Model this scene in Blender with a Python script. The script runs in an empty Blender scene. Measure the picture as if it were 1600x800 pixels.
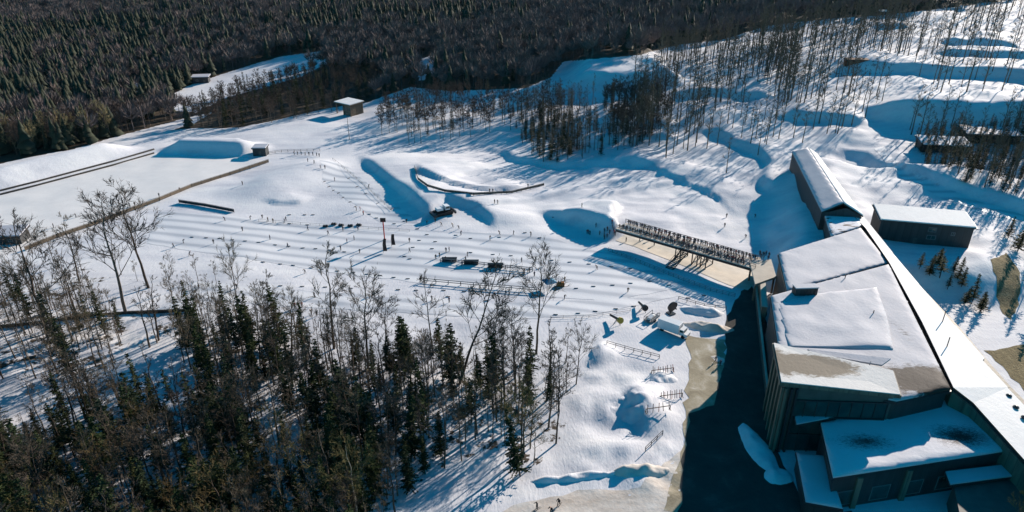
import bpy, bmesh, math, random
import numpy as np
from mathutils import Vector, Matrix
from mathutils.geometry import tessellate_polygon
R = math.radians
rnd = random.Random(7)
nprng = np.random.RandomState(11)
scene = bpy.context.scene
col = scene.collection

# ------------------------------------------------------------------ camera
F_, PIT, HC = 1067.0, R(26), 90.0
cp, sp = math.cos(PIT), math.sin(PIT)
cam_d = bpy.data.cameras.new('camera'); cam = bpy.data.objects.new('camera', cam_d); col.objects.link(cam)
cam.location = (0, 0, HC); cam.rotation_euler = (R(90) - PIT, 0, 0)
cam_d.sensor_width = 36; cam_d.lens = 36 * F_ / 1600; cam_d.clip_end = 9000; cam_d.clip_start = 1
scene.camera = cam
scene.render.resolution_x = 1024; scene.render.resolution_y = 512
# ------------------------------------------------------------------ light
SUN_EL, SUN_AZ = R(20), R(42)          # azimuth from +Y towards +X
world = bpy.data.worlds.new('World'); scene.world = world; world.use_nodes = True
wn = world.node_tree; wn.nodes.clear()
sky = wn.nodes.new('ShaderNodeTexSky'); sky.sky_type = 'NISHITA'; sky.sun_disc = False
sky.sun_elevation = SUN_EL; sky.sun_rotation = SUN_AZ; sky.ozone_density = 4.0; sky.air_density = 1.0; sky.dust_density = 0.1
mul = wn.nodes.new('ShaderNodeMix'); mul.data_type = 'RGBA'; mul.blend_type = 'MULTIPLY'; mul.inputs[0].default_value = 1
mul.inputs[7].default_value = (0.01, 0.90, 1.0, 1)
bg = wn.nodes.new('ShaderNodeBackground'); bg.inputs[1].default_value = 0.08
wo = wn.nodes.new('ShaderNodeOutputWorld')
wn.links.new(sky.outputs[0], mul.inputs[6]); wn.links.new(mul.outputs[2], bg.inputs[0]); wn.links.new(bg.outputs[0], wo.inputs[0])
sd = bpy.data.lights.new('sun', 'SUN'); sun = bpy.data.objects.new('sun', sd); col.objects.link(sun)
sd.energy = 5.0; sd.angle = R(0.5); sd.color = (1.0, 0.88, 0.765)
sv = Vector((math.sin(SUN_AZ) * math.cos(SUN_EL), math.cos(SUN_AZ) * math.cos(SUN_EL), math.sin(SUN_EL)))
sun.rotation_euler = sv.to_track_quat('Z', 'Y').to_euler(); sun.location = (150, 150, 150)
scene.view_settings.view_transform = 'Standard'; scene.view_settings.look = 'None'
scene.view_settings.exposure = 0.62; scene.view_settings.gamma = 1
scene.render.engine = 'CYCLES'
scene.cycles.max_bounces = 4; scene.cycles.diffuse_bounces = 1; scene.cycles.transparent_max_bounces = 4

# ------------------------------------------------------------------ pixel <-> world
def at(u, v, z=0.0):
    a = (u - 800) / F_; b = (400 - v) / F_
    dx, dy, dz = a, cp + b * sp, -sp + b * cp
    t = (z - HC) / dz
    return np.array((dx * t, dy * t, z))
def proj(x, y, z):
    dz = z - HC; f = y * cp - dz * sp; up = y * sp + dz * cp
    return 800 + F_ * x / f, 400 - F_ * up / f, F_ / f
def sm(a, b, x):
    t = np.clip((x - a) / (b - a), 0, 1); return t * t * (3 - 2 * t)
_perm = nprng.rand(256, 256)
def vnoise(x, y, s):
    x = np.asarray(x) / s + 100.3; y = np.asarray(y) / s + 57.7
    xi = np.floor(x).astype(int); yi = np.floor(y).astype(int); fx = x - xi; fy = y - yi
    fx = fx * fx * (3 - 2 * fx); fy = fy * fy * (3 - 2 * fy)
    g = lambda i, j: _perm[i % 256, j % 256]
    return (g(xi, yi) * (1 - fx) + g(xi + 1, yi) * fx) * (1 - fy) + (g(xi, yi + 1) * (1 - fx) + g(xi + 1, yi + 1) * fx) * fy - .5
def hbase(x, y):
    s = (x - 60) * .55 + (y - 205) * .835
    h = 20 * sm(12, 250, s) + 14 * sm(200, 520, s)
    h = h + 0.11 * np.maximum(0, np.asarray(y) - 820) ** 1.0 + 6 * vnoise(x, y, 260) * sm(500, 900, y)
    return h
def Tb(u, v):
    z = 0.
    for i in range(25):
        p = at(u, v, z); z = .5 * z + .5 * float(hbase(p[0], p[1]))
    return at(u, v, z)
def polydist(x, y, P):
    """signed distance (+ on the left of the direction), and parameter 0..1 along the polyline"""
    best = np.full(np.shape(x), 1e9); sg = np.ones(np.shape(x)); par = np.zeros(np.shape(x))
    L = [0]
    for a, b in zip(P[:-1], P[1:]): L.append(L[-1] + math.hypot(b[0] - a[0], b[1] - a[1]))
    for i, (a, b) in enumerate(zip(P[:-1], P[1:])):
        ex, ey = b[0] - a[0], b[1] - a[1]; l2 = ex * ex + ey * ey
        t = np.clip(((x - a[0]) * ex + (y - a[1]) * ey) / l2, 0, 1)
        dx = x - a[0] - t * ex; dy = y - a[1] - t * ey; d = np.hypot(dx, dy)
        m = d < best
        best = np.where(m, d, best); sg = np.where(m, np.sign(ex * dy - ey * dx), sg)
        par = np.where(m, (L[i] + t * math.sqrt(l2)) / L[-1], par)
    return best * sg, par, L[-1]
# scarps: foot line in picture points, raised side on the left of the walking direction; height, face width, flat, fall-off
SC = [
 ([(552, 240), (566, 256), (618, 302), (664, 340), (706, 352)], 2.2, 3.15, 5, 26),     # long ditch bank
 ([(655, 350), (700, 322), (735, 328), (758, 345), (766, 362)], 1.9, 2.6, 2, 20),  # round bank by the groomer
 ([(648, 262), (652, 280), (690, 297), (760, 304), (850, 292)], 1.7, 1.6, 6, 24),  # curved retaining bank
 ([(826, 322), (860, 344), (905, 362), (955, 380), (990, 372)], 4.9, 5.5, 9, 14, .5, .07),
 ([(1224, 246), (1204, 300), (1180, 380), (1172, 425)], 5.5, 17, 40, 40, .1, .12), # abutment of the bridge
 ([(862, 146), (920, 147), (1000, 147), (1090, 138)], 8.0, 15, 10, 110),
 ([(1060, 165), (1130, 152), (1230, 150)], 3.0, 6, 4, 70),
 ([(1290, 112), (1400, 118), (1500, 122), (1760, 136)], 4.6, 9, 3, 60),
 ([(1310, 176), (1420, 200), (1520, 206), (1800, 218)], 8.0, 14, 3, 55),
 ([(1370, 48), (1440, 46)], 3, 8, 8, 30),
 ([(1450, 66), (1500, 76), (1620, 76)], 5, 10, 10, 35),
 ([(1440, 90), (1540, 96), (1660, 100)], 3.5, 8, 8, 30),
 ([(1060, 208), (1120, 212), (1165, 236), (1186, 275), (1190, 330)], 2.6, 4.5, 6, 40),
 ([(1200, 190), (1270, 196), (1370, 200)], 3.0, 6, 3, 55),
 ([(985, 205), (1045, 208), (1075, 196)], 2.5, 5, 5, 22),
 ([(900, 238), (1000, 226), (1075, 222)], 2.0, 5, 6, 22),
 ([(1290, 226), (1340, 250), (1400, 284), (1470, 314), (1600, 352), (1760, 380)], 3.0, 4.0, 8, 45),
 ([(560, 215), (620, 205), (700, 195), (760, 186)], 1.6, 4, 5, 20),
 ([(640, 330), (700, 300), (730, 280), (800, 262)], 1.0, 3, 6, 20),
 ([(740, 222), (800, 252), (880, 266), (980, 262), (1080, 268)], 2.2, 5, 6, 40),
 ([(440, 232), (380, 247), (262, 243), (232, 236)][::-1], 5.0, 7.5, 4, 10),      # end berm of the pond
 ([(-60, 318), (0, 301), (120, 267), (240, 233)], 5.2, 9, 2, 7),                 # back berm of the pond
 ([(905, 565), (930, 580), (985, 560)], 1.6, 2.5, 2, 9),
 ([(720, 338), (800, 322), (900, 300), (1000, 282), (1100, 262)], 1.0, 2.0, 5, 16),
 ([(590, 228), (680, 218), (780, 206), (880, 205)], 1.3, 2.4, 5, 16),
 ([(880, 330), (960, 306), (1060, 286), (1160, 262)], .9, 1.8, 5, 14),
 ([(930, 250), (1000, 262), (1090, 296), (1160, 340)], 1.1, 2.2, 5, 16),
 ([(500, 305), (470, 318), (430, 320), (400, 312)][::-1], .9, 2.2, 3, 12),
 ([(960, 600), (985, 645), (1010, 690)], 1.3, 2.2, 2, 7),
]
SCW = [([tuple(Tb(u, v)[:2]) for u, v in q[0]], *q[1:5], *(q[5:] if len(q) > 5 else (.24, .24))) for q in SC]
PLAZA = [(1178, 470), (1133, 478), (1128, 530), (1068, 532), (1078, 600), (1058, 780), (1000, 830), (1000, 900), (1750, 900), (1750, 500)]
BUMPS = [(*Tb(u, v)[:2], h_, r_) for u, v, h_, r_ in ((420, 292, 2.6, 13), (470, 272, 2.8, 11), (505, 262, 1.6, 8), (560, 330, .9, 9), (1000, 335, 1.6, 14), (1090, 320, 1.4, 12), (700, 255, 1.5, 12), (1330, 215, 3.0, 14))]
def hfun(x, y, hb=None):
    x = np.asarray(x, float); y = np.asarray(y, float)
    h = hbase(x, y)
    k = sm(170, 260, x * .5 + y) 
    h = h + k * (2.4 * vnoise(x, y, 26) + 1.1 * vnoise(x, y, 9) + .42 * vnoise(x, y, 3.4)) * sm(-70, 0, x) + .25 * vnoise(x, y, 7) + .5 * vnoise(x, y, 30) + (1.3 * vnoise(x + 40, y, 34) + .5 * vnoise(x, y + 90, 13)) * sm(-118, -95, x + (y - 240) * .3) * (1 - sm(28, 44, x) * (1 - sm(150, 180, y)))
    for bu, bv, bh, br in BUMPS: h = h + bh * np.exp(-((x - bu) ** 2 + (y - bv) ** 2) / br ** 2)
    h = h + (1.1 * vnoise(x, y, 5) + .95 * vnoise(x, y, 2.5)) * sm(9, 16, x) * (1 - sm(28, 33, x)) * (1 - sm(122, 134, y)) * sm(88, 94, y)
    h = h + .35 * vnoise(x, y, 3.0) * (1 - sm(6, 12, x + (y - 120) * .05)) * (1 - sm(150, 160, y))
    flat = sm(30, 44, x) * (1 - sm(150, 170, y))            # road and building plot
    pond = sm(-75, -95, x + (y - 250) * .0) * sm(170, 200, y)*(1-sm(330,360,y))
    wx = x + 5 * vnoise(x, y, 17) + 2.2 * vnoise(x + 300, y, 6); wy = y + 5 * vnoise(x, y + 500, 17) + 2.2 * vnoise(x, y + 800, 6)
    for P, hh, w, fl, fa, ta, tb in SCW:
        d, t, L = polydist(wx, wy, P) if w > 3.2 and P[0][0] > -40 else polydist(x, y, P)
        w = w * (1 + .5 * vnoise(x, y, 30))
        if hh < 0: d = -d; hh = -hh
        e = sm(-.01, ta, t) * (1 - sm(1 - tb, 1.01, t)) if L > 30 else sm(-.01, .3, t) * (1 - sm(.7, 1.01, t))
        h = h + hh * e * sm(0, w, d) * (1 - sm(w + fl, w + fl + fa, d))
    h = h * (1 - flat)
    h = h - 0.2 * (1 - flat) * 0
    return h
def T(u, v):
    z = 0.
    for i in range(30):
        p = at(u, v, z); z = .5 * z + .5 * float(hfun(p[0], p[1]))
    return at(u, v, z)
def Z(x, y): return float(hfun(x, y))
def htop(base, vtop):
    lo, hi = 0.5, 40
    for i in range(30):
        m = (lo + hi) / 2
        if proj(base[0], base[1], base[2] + m)[1] > vtop: lo = m
        else: hi = m
    return lo

# ------------------------------------------------------------------ materials
def nt(name):
    m = bpy.data.materials.new(name); m.use_nodes = True
    n = m.node_tree; b = n.nodes['Principled BSDF']; return m, n, b
def ramp(n, fac, stops, interp='LINEAR'):
    r = n.nodes.new('ShaderNodeValToRGB'); r.color_ramp.interpolation = interp
    e = r.color_ramp.elements
    e[0].position, e[0].color = stops[0][0], (*stops[0][1], 1)
    e[1].position, e[1].color = stops[-1][0], (*stops[-1][1], 1)
    for p, c in stops[1:-1]:
        k = e.new(p); k.color = (*c, 1)
    n.links.new(fac, r.inputs[0]); return r.outputs[0]
def noise(n, scale, detail=4, vec=None, rough=.55, dist=0):
    t = n.nodes.new('ShaderNodeTexNoise'); t.inputs['Scale'].default_value = scale
    t.inputs['Detail'].default_value = detail; t.inputs['Roughness'].default_value = rough
    t.inputs['Distortion'].default_value = dist
    if vec is not None: n.links.new(vec, t.inputs['Vector'])
    return t.outputs[0]
def geo(n): return n.nodes.new('ShaderNodeNewGeometry').outputs['Position']
def mapping(n, vec, scale=(1, 1, 1), rot=(0, 0, 0)):
    m = n.nodes.new('ShaderNodeMapping'); m.inputs['Scale'].default_value = scale; m.inputs['Rotation'].default_value = rot
    n.links.new(vec, m.inputs['Vector']); return m.outputs[0]
def mix(n, fac, a, b):
    m = n.nodes.new('ShaderNodeMix'); m.data_type = 'RGBA'
    for s, val in ((0, fac), (6, a), (7, b)):
        if isinstance(val, (tuple, list)): m.inputs[s].default_value = (*val, 1)
        elif isinstance(val, float): m.inputs[s].default_value = val
        else: n.links.new(val, m.inputs[s])
    return m.outputs[2]
def bump(n, b, h, strength=.5, dist=.1):
    k = n.nodes.new('ShaderNodeBump'); k.inputs['Strength'].default_value = strength; k.inputs['Distance'].default_value = dist
    n.links.new(h, k.inputs['Height']); n.links.new(k.outputs[0], b.inputs['Normal'])
def simple(name, c, rough=.8, var=.25, scale=1.5, bmp=0, metal=0, spec=.3):
    m, n, b = nt(name)
    nz = noise(n, scale, 5, geo(n))
    lo = tuple(x * (1 - var) for x in c); hi = tuple(min(1, x * (1 + var)) for x in c)
    n.links.new(ramp(n, nz, [(.3, lo), (.7, hi)]), b.inputs['Base Color'])
    b.inputs['Roughness'].default_value = rough; b.inputs['Metallic'].default_value = metal
    b.inputs['Specular IOR Level'].default_value = spec
    if bmp: bump(n, b, noise(n, scale * 4, 4, geo(n)), bmp, .05)
    return m
def objrand(name, cols, rough=.9, var=.3, scale=2.0):
    m, n, b = nt(name)
    oi = n.nodes.new('ShaderNodeObjectInfo').outputs['Random']
    k = [(i / max(1, len(cols) - 1), c) for i, c in enumerate(cols)]
    base = ramp(n, oi, k)
    nz = ramp(n, noise(n, scale, 3, geo(n)), [(.3, (1 - var,) * 3), (.7, (1 + var,) * 3)])
    mm = n.nodes.new('ShaderNodeMix'); mm.data_type = 'RGBA'; mm.blend_type = 'MULTIPLY'; mm.inputs[0].default_value = 1
    n.links.new(base, mm.inputs[6]); n.links.new(nz, mm.inputs[7]); n.links.new(mm.outputs[2], b.inputs['Base Color'])
    b.inputs['Roughness'].default_value = rough; b.inputs['Specular IOR Level'].default_value = .1
    return m
SNOW = (.80, .80, .82)
# ground: snow, with leaf litter where the 'wood' attribute says so
mGround, n, b = nt('snow_ground')
g = geo(n)
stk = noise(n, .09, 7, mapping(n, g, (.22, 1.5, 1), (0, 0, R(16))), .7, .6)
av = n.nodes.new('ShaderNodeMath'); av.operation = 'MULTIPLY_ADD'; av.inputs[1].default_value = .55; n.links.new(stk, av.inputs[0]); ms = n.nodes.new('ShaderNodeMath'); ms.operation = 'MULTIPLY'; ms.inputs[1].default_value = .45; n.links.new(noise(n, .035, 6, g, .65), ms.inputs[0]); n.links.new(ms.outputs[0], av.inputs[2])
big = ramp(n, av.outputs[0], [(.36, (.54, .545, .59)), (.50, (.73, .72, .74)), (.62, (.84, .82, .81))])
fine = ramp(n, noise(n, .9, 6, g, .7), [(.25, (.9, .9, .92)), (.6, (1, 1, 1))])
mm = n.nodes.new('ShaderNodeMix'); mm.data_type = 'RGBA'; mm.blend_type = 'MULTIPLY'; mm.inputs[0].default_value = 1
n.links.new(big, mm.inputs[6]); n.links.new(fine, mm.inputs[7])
at_ = n.nodes.new('ShaderNodeAttribute'); at_.attribute_name = 'wood'
lit = ramp(n, noise(n, .45, 7, g, .7), [(.3, (.045, .034, .026)), (.7, (.10, .078, .055))])
msk = n.nodes.new('ShaderNodeMath'); msk.operation = 'ADD'; n.links.new(noise(n, .22, 7, g, .72), msk.inputs[0]); n.links.new(at_.outputs['Fac'], msk.inputs[1])
mk = ramp(n, msk.outputs[0], [(.96, (0, 0, 0)), (1.06, (1, 1, 1))])
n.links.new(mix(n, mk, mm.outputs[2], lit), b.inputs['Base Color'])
b.inputs['Roughness'].default_value = .75; b.inputs['Specular IOR Level'].default_value = .15
ad = n.nodes.new('ShaderNodeMath'); ad.operation = 'ADD'
n.links.new(noise(n, .25, 6, g, .6), ad.inputs[0]); n.links.new(noise(n, 2.2, 4, mapping(n, g, (1, .35, 1), (0, 0, R(14)))), ad.inputs[1])
bump(n, b, ad.outputs[0], .28, .3)

def snowmat(name, tint=SNOW, bare=None, thr=.6, scale=.12, stretch=(1, 1, 1), rough=.7, amp=.3):
    m, n, b = nt(name); g = geo(n)
    c = ramp(n, noise(n, .3, 5, g), [(.3, tuple(x * .93 for x in tint)), (.7, tint)])
    if bare:
        v = mapping(n, g, stretch)
        k = ramp(n, noise(n, scale, 8, v, .68, .6), [(thr, (0, 0, 0)), (thr + .035, (1, 1, 1))])
        c = mix(n, k, c, bare)
    n.links.new(c, b.inputs['Base Color']); b.inputs['Roughness'].default_value = rough; b.inputs['Specular IOR Level'].default_value = .15
    bump(n, b, noise(n, 1.1, 6, g, .65), amp, .25)
    return m
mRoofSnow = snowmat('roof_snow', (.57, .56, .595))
def patchmat(name, tint, bare, cen, thr=.62, scale=.5, rough=.78):
    m = snowmat(name, tint); n = m.node_tree; b = n.nodes['Principled BSDF']; g = geo(n); src_ = b.inputs['Base Color'].links[0].from_socket; tot = None
    for (cx, cy, rx, ry, a) in cen:
        mp_ = n.nodes.new('ShaderNodeMapping'); mp_.vector_type = 'POINT'; mp_.inputs['Location'].default_value = (-cx / rx, -cy / ry, 0); mp_.inputs['Scale'].default_value = (1 / rx, 1 / ry, 0)
        n.links.new(g, mp_.inputs['Vector']); ln = n.nodes.new('ShaderNodeVectorMath'); ln.operation = 'LENGTH'; n.links.new(mp_.outputs[0], ln.inputs[0])
        f = n.nodes.new('ShaderNodeMapRange'); f.inputs[1].default_value = 1.15; f.inputs[2].default_value = 0; f.inputs[3].default_value = 0; f.inputs[4].default_value = a; n.links.new(ln.outputs['Value'], f.inputs[0])
        if tot is None: tot = f.outputs[0]
        else:
            q = n.nodes.new('ShaderNodeMath'); q.operation = 'MAXIMUM'; n.links.new(tot, q.inputs[0]); n.links.new(f.outputs[0], q.inputs[1]); tot = q.outputs[0]
    q = n.nodes.new('ShaderNodeMath'); q.operation = 'ADD'; n.links.new(tot, q.inputs[0]); n.links.new(noise(n, scale, 9, mapping(n, g, (1, 2.2, 1), (0, 0, R(-15))), rough, .4), q.inputs[1])
    k = ramp(n, q.outputs[0], [(thr + .12, (0, 0, 0)), (thr + .3, (1, 1, 1))])
    n.links.new(mix(n, k, src_, bare), b.inputs['Base Color']); return m
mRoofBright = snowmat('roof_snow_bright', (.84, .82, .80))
mRoofPatch = snowmat('roof_snow_with_bare_patches', (.74, .73, .77), (.07, .05, .045), .565, .16, (1, 2.2, 1))
mRoofTan = snowmat('tan_roofing_with_snow', (.8, .78, .76), (.20, .165, .125), .47, .10, (1, 1.4, 1))
mGroomed, n, b = nt('groomed_snow'); g = geo(n)
w = n.nodes.new('ShaderNodeTexWave'); w.inputs['Scale'].default_value = .06; w.inputs['Distortion'].default_value = 2.4; w.inputs['Detail'].default_value = 3
w.bands_direction = 'Y'
n.links.new(mapping(n, mapping(n, g, (1, 1, 1), (0, 0, R(12))), (.06, 1, 1)), w.inputs['Vector'])
n.links.new(ramp(n, w.outputs[0], [(.05, (.50, .51, .545)), (.4, (.68, .675, .70)), (.9, (.77, .76, .77))]), b.inputs['Base Color']); b.inputs['Roughness'].default_value = .6
bump(n, b, noise(n, 1.3, 5, g), .2, .2)
mPond = snowmat('frozen_pond_snow', (.80, .77, .75), amp=.12)
mRoad, n, b = nt('dark_shaded_road'); g = geo(n)  # dark asphalt tone that also stands in for the lodge's shadow
k = ramp(n, noise(n, .16, 9, g, .74, .3), [(.34, (.040, .038, .035)), (.55, (.060, .057, .053)), (.68, (.09, .088, .084)), (.80, (.34, .34, .35))])
n.links.new(k, b.inputs['Base Color']); b.inputs['Roughness'].default_value = .9; b.inputs['Specular IOR Level'].default_value = .1; bump(n, b, noise(n, 1.2, 6, g), .5, .15)
mYard, n, b = nt('sandy_gravel_yard'); g = geo(n)
n.links.new(ramp(n, noise(n, .22, 7, g, .65, .5), [(.3, (.20, .165, .105)), (.52, (.34, .29, .20)), (.62, (.44, .39, .30)), (.72, (.68, .64, .58))]), b.inputs['Base Color'])
b.inputs['Roughness'].default_value = .9; bump(n, b, noise(n, 2, 6, g), .5, .12)
mDirtySnow, n, b = nt('dirty_packed_snow'); g = geo(n)
n.links.new(ramp(n, noise(n, .28, 7, mapping(n, g, (.5, 1, 1)), .7), [(.3, (.42, .35, .29)), (.6, (.68, .62, .56)), (.8, (.78, .75, .72))]), b.inputs['Base Color'])
b.inputs['Roughness'].default_value = .85; bump(n, b, noise(n, 1.5, 6, g), .5, .15)
mApron = simple('sunlit_concrete_apron', (.52, .46, .38), .8, .12, .4, .2)
mApronSnow = simple('sun_tinted_packed_snow', (.70, .625, .53), .85, .12, .4, .3)  # packed snow with the warmth of sunlight put into its colour
def clad(name, c, sc=2.2):
    m, n, b = nt(name); g = geo(n); sx = n.nodes.new('ShaderNodeSeparateXYZ'); n.links.new(g, sx.inputs[0])
    a = n.nodes.new('ShaderNodeMath'); a.operation = 'ADD'; n.links.new(sx.outputs[0], a.inputs[0]); n.links.new(sx.outputs[1], a.inputs[1])
    f = n.nodes.new('ShaderNodeMath'); f.operation = 'PINGPONG'; f.inputs[1].default_value = 1 / sc; n.links.new(a.outputs[0], f.inputs[0])
    k = ramp(n, f.outputs[0], [(0, (.35,) * 3), (.09, (1, 1, 1))])
    base = ramp(n, noise(n, .7, 5, mapping(n, g, (1, 1, .15)), .7), [(.3, tuple(x * .6 for x in c)), (.7, tuple(x * 1.5 for x in c))])
    mm = n.nodes.new('ShaderNodeMix'); mm.data_type = 'RGBA'; mm.blend_type = 'MULTIPLY'; mm.inputs[0].default_value = 1; n.links.new(base, mm.inputs[6]); n.links.new(k, mm.inputs[7])
    n.links.new(mm.outputs[2], b.inputs['Base Color']); b.inputs['Roughness'].default_value = .65; bump(n, b, k, .6, .08); return m
mWall = clad('dark_timber_siding', (.034, .036, .038), 1.4)
mWallTan = clad('weathered_tan_siding', (.15, .125, .092), 1.2)
mWallGrey = simple('grey_panel', (.10, .095, .085), .6, .2, .6)
mTrim = simple('dark_metal_trim', (.035, .035, .038), .4, .15, 1)
mGlass, n, b = nt('dark_green_glass'); b.inputs['Base Color'].default_value = (.012, .05, .05, 1); b.inputs['Roughness'].default_value = .08
n.links.new(ramp(n, noise(n, .35, 3, geo(n)), [(.35, (.008, .035, .035)), (.7, (.03, .08, .075))]), b.inputs['Base Color'])
mFrame = simple('pale_window_frame', (.2, .2, .2), .5, .1)
mBark = objrand('bark', [(.055, .042, .034), (.10, .08, .062), (.07, .055, .047), (.15, .12, .095)])
mBarkPale = objrand('pale_birch_bark', [(.42, .38, .32), (.34, .29, .23)])
mTwig = objrand('twigs', [(.075, .06, .048), (.115, .09, .068), (.07, .06, .056), (.15, .12, .08)])
mTwigTan = objrand('olive_tan_twigs', [(.17, .135, .055), (.12, .10, .045), (.15, .105, .05)])
mTwigGold = simple('golden_twigs', (.34, .26, .13), .9, .25)
mTwigPurple = objrand('brown_purple_twigs', [(.085, .062, .06), (.075, .058, .058), (.10, .07, .055)])
mFol = objrand('conifer_needles', [(.026, .040, .014), (.036, .048, .018), (.020, .034, .018), (.050, .052, .018)], var=.5, scale=1.4)
mFolFar, n, b = nt('far_conifer_needles'); g = geo(n)
n.links.new(ramp(n, noise(n, .12, 4, g, .8), [(.3, (.010, .017, .009)), (.5, (.022, .029, .012)), (.7, (.045, .042, .018))]), b.inputs['Base Color']); b.inputs['Roughness'].default_value = .9
mFarTwig, n, b = nt('far_bare_crowns'); g = geo(n)
n.links.new(ramp(n, noise(n, .07, 5, g, .8), [(.3, (.09, .072, .075)), (.5, (.145, .112, .108)), (.72, (.22, .165, .125))]), b.inputs['Base Color']); b.inputs['Roughness'].default_value = .95
mBlack = simple('black_plastic', (.012, .012, .014), .45, .2)
mRed = simple('red_paint', (.55, .04, .03), .5, .1)
mWhite = simple('white_vehicle_paint', (.78, .78, .78), .35, .04)
mYellow = simple('yellow_paint', (.42, .30, .05), .5, .15)
mPipe = simple('dark_pipe', (.05, .042, .035), .6, .3)
mTimber = simple('weathered_timber', (.16, .12, .085), .85, .3, 2)
mSteel = simple('galvanised_steel', (.16, .165, .17), .4, .15, 2, metal=.4)
mDryGrass, n, b = nt('dry_tan_grass'); g = geo(n)
n.links.new(ramp(n, noise(n, .8, 7, mapping(n, g, (1.6, .5, 1)), .75), [(.3, (.10, .075, .035)), (.55, (.22, .17, .08)), (.8, (.36, .30, .18))]), b.inputs['Base Color']); b.inputs['Roughness'].default_value = 1
bump(n, b, noise(n, 2.5, 6, g), .8, .3)
mSkin = simple('skin', (.42, .26, .19), .6, .05)
JK = [simple('jacket_' + nm, c, .7, .1) for nm, c in (('black', (.015, .015, .018)), ('navy', (.02, .03, .07)), ('red', (.35, .03, .03)), ('grey', (.09, .09, .10)), ('teal', (.02, .12, .15)), ('tan', (.22, .16, .09)))]
mTrou = simple('dark_trousers', (.018, .018, .022), .8, .2)

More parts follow.
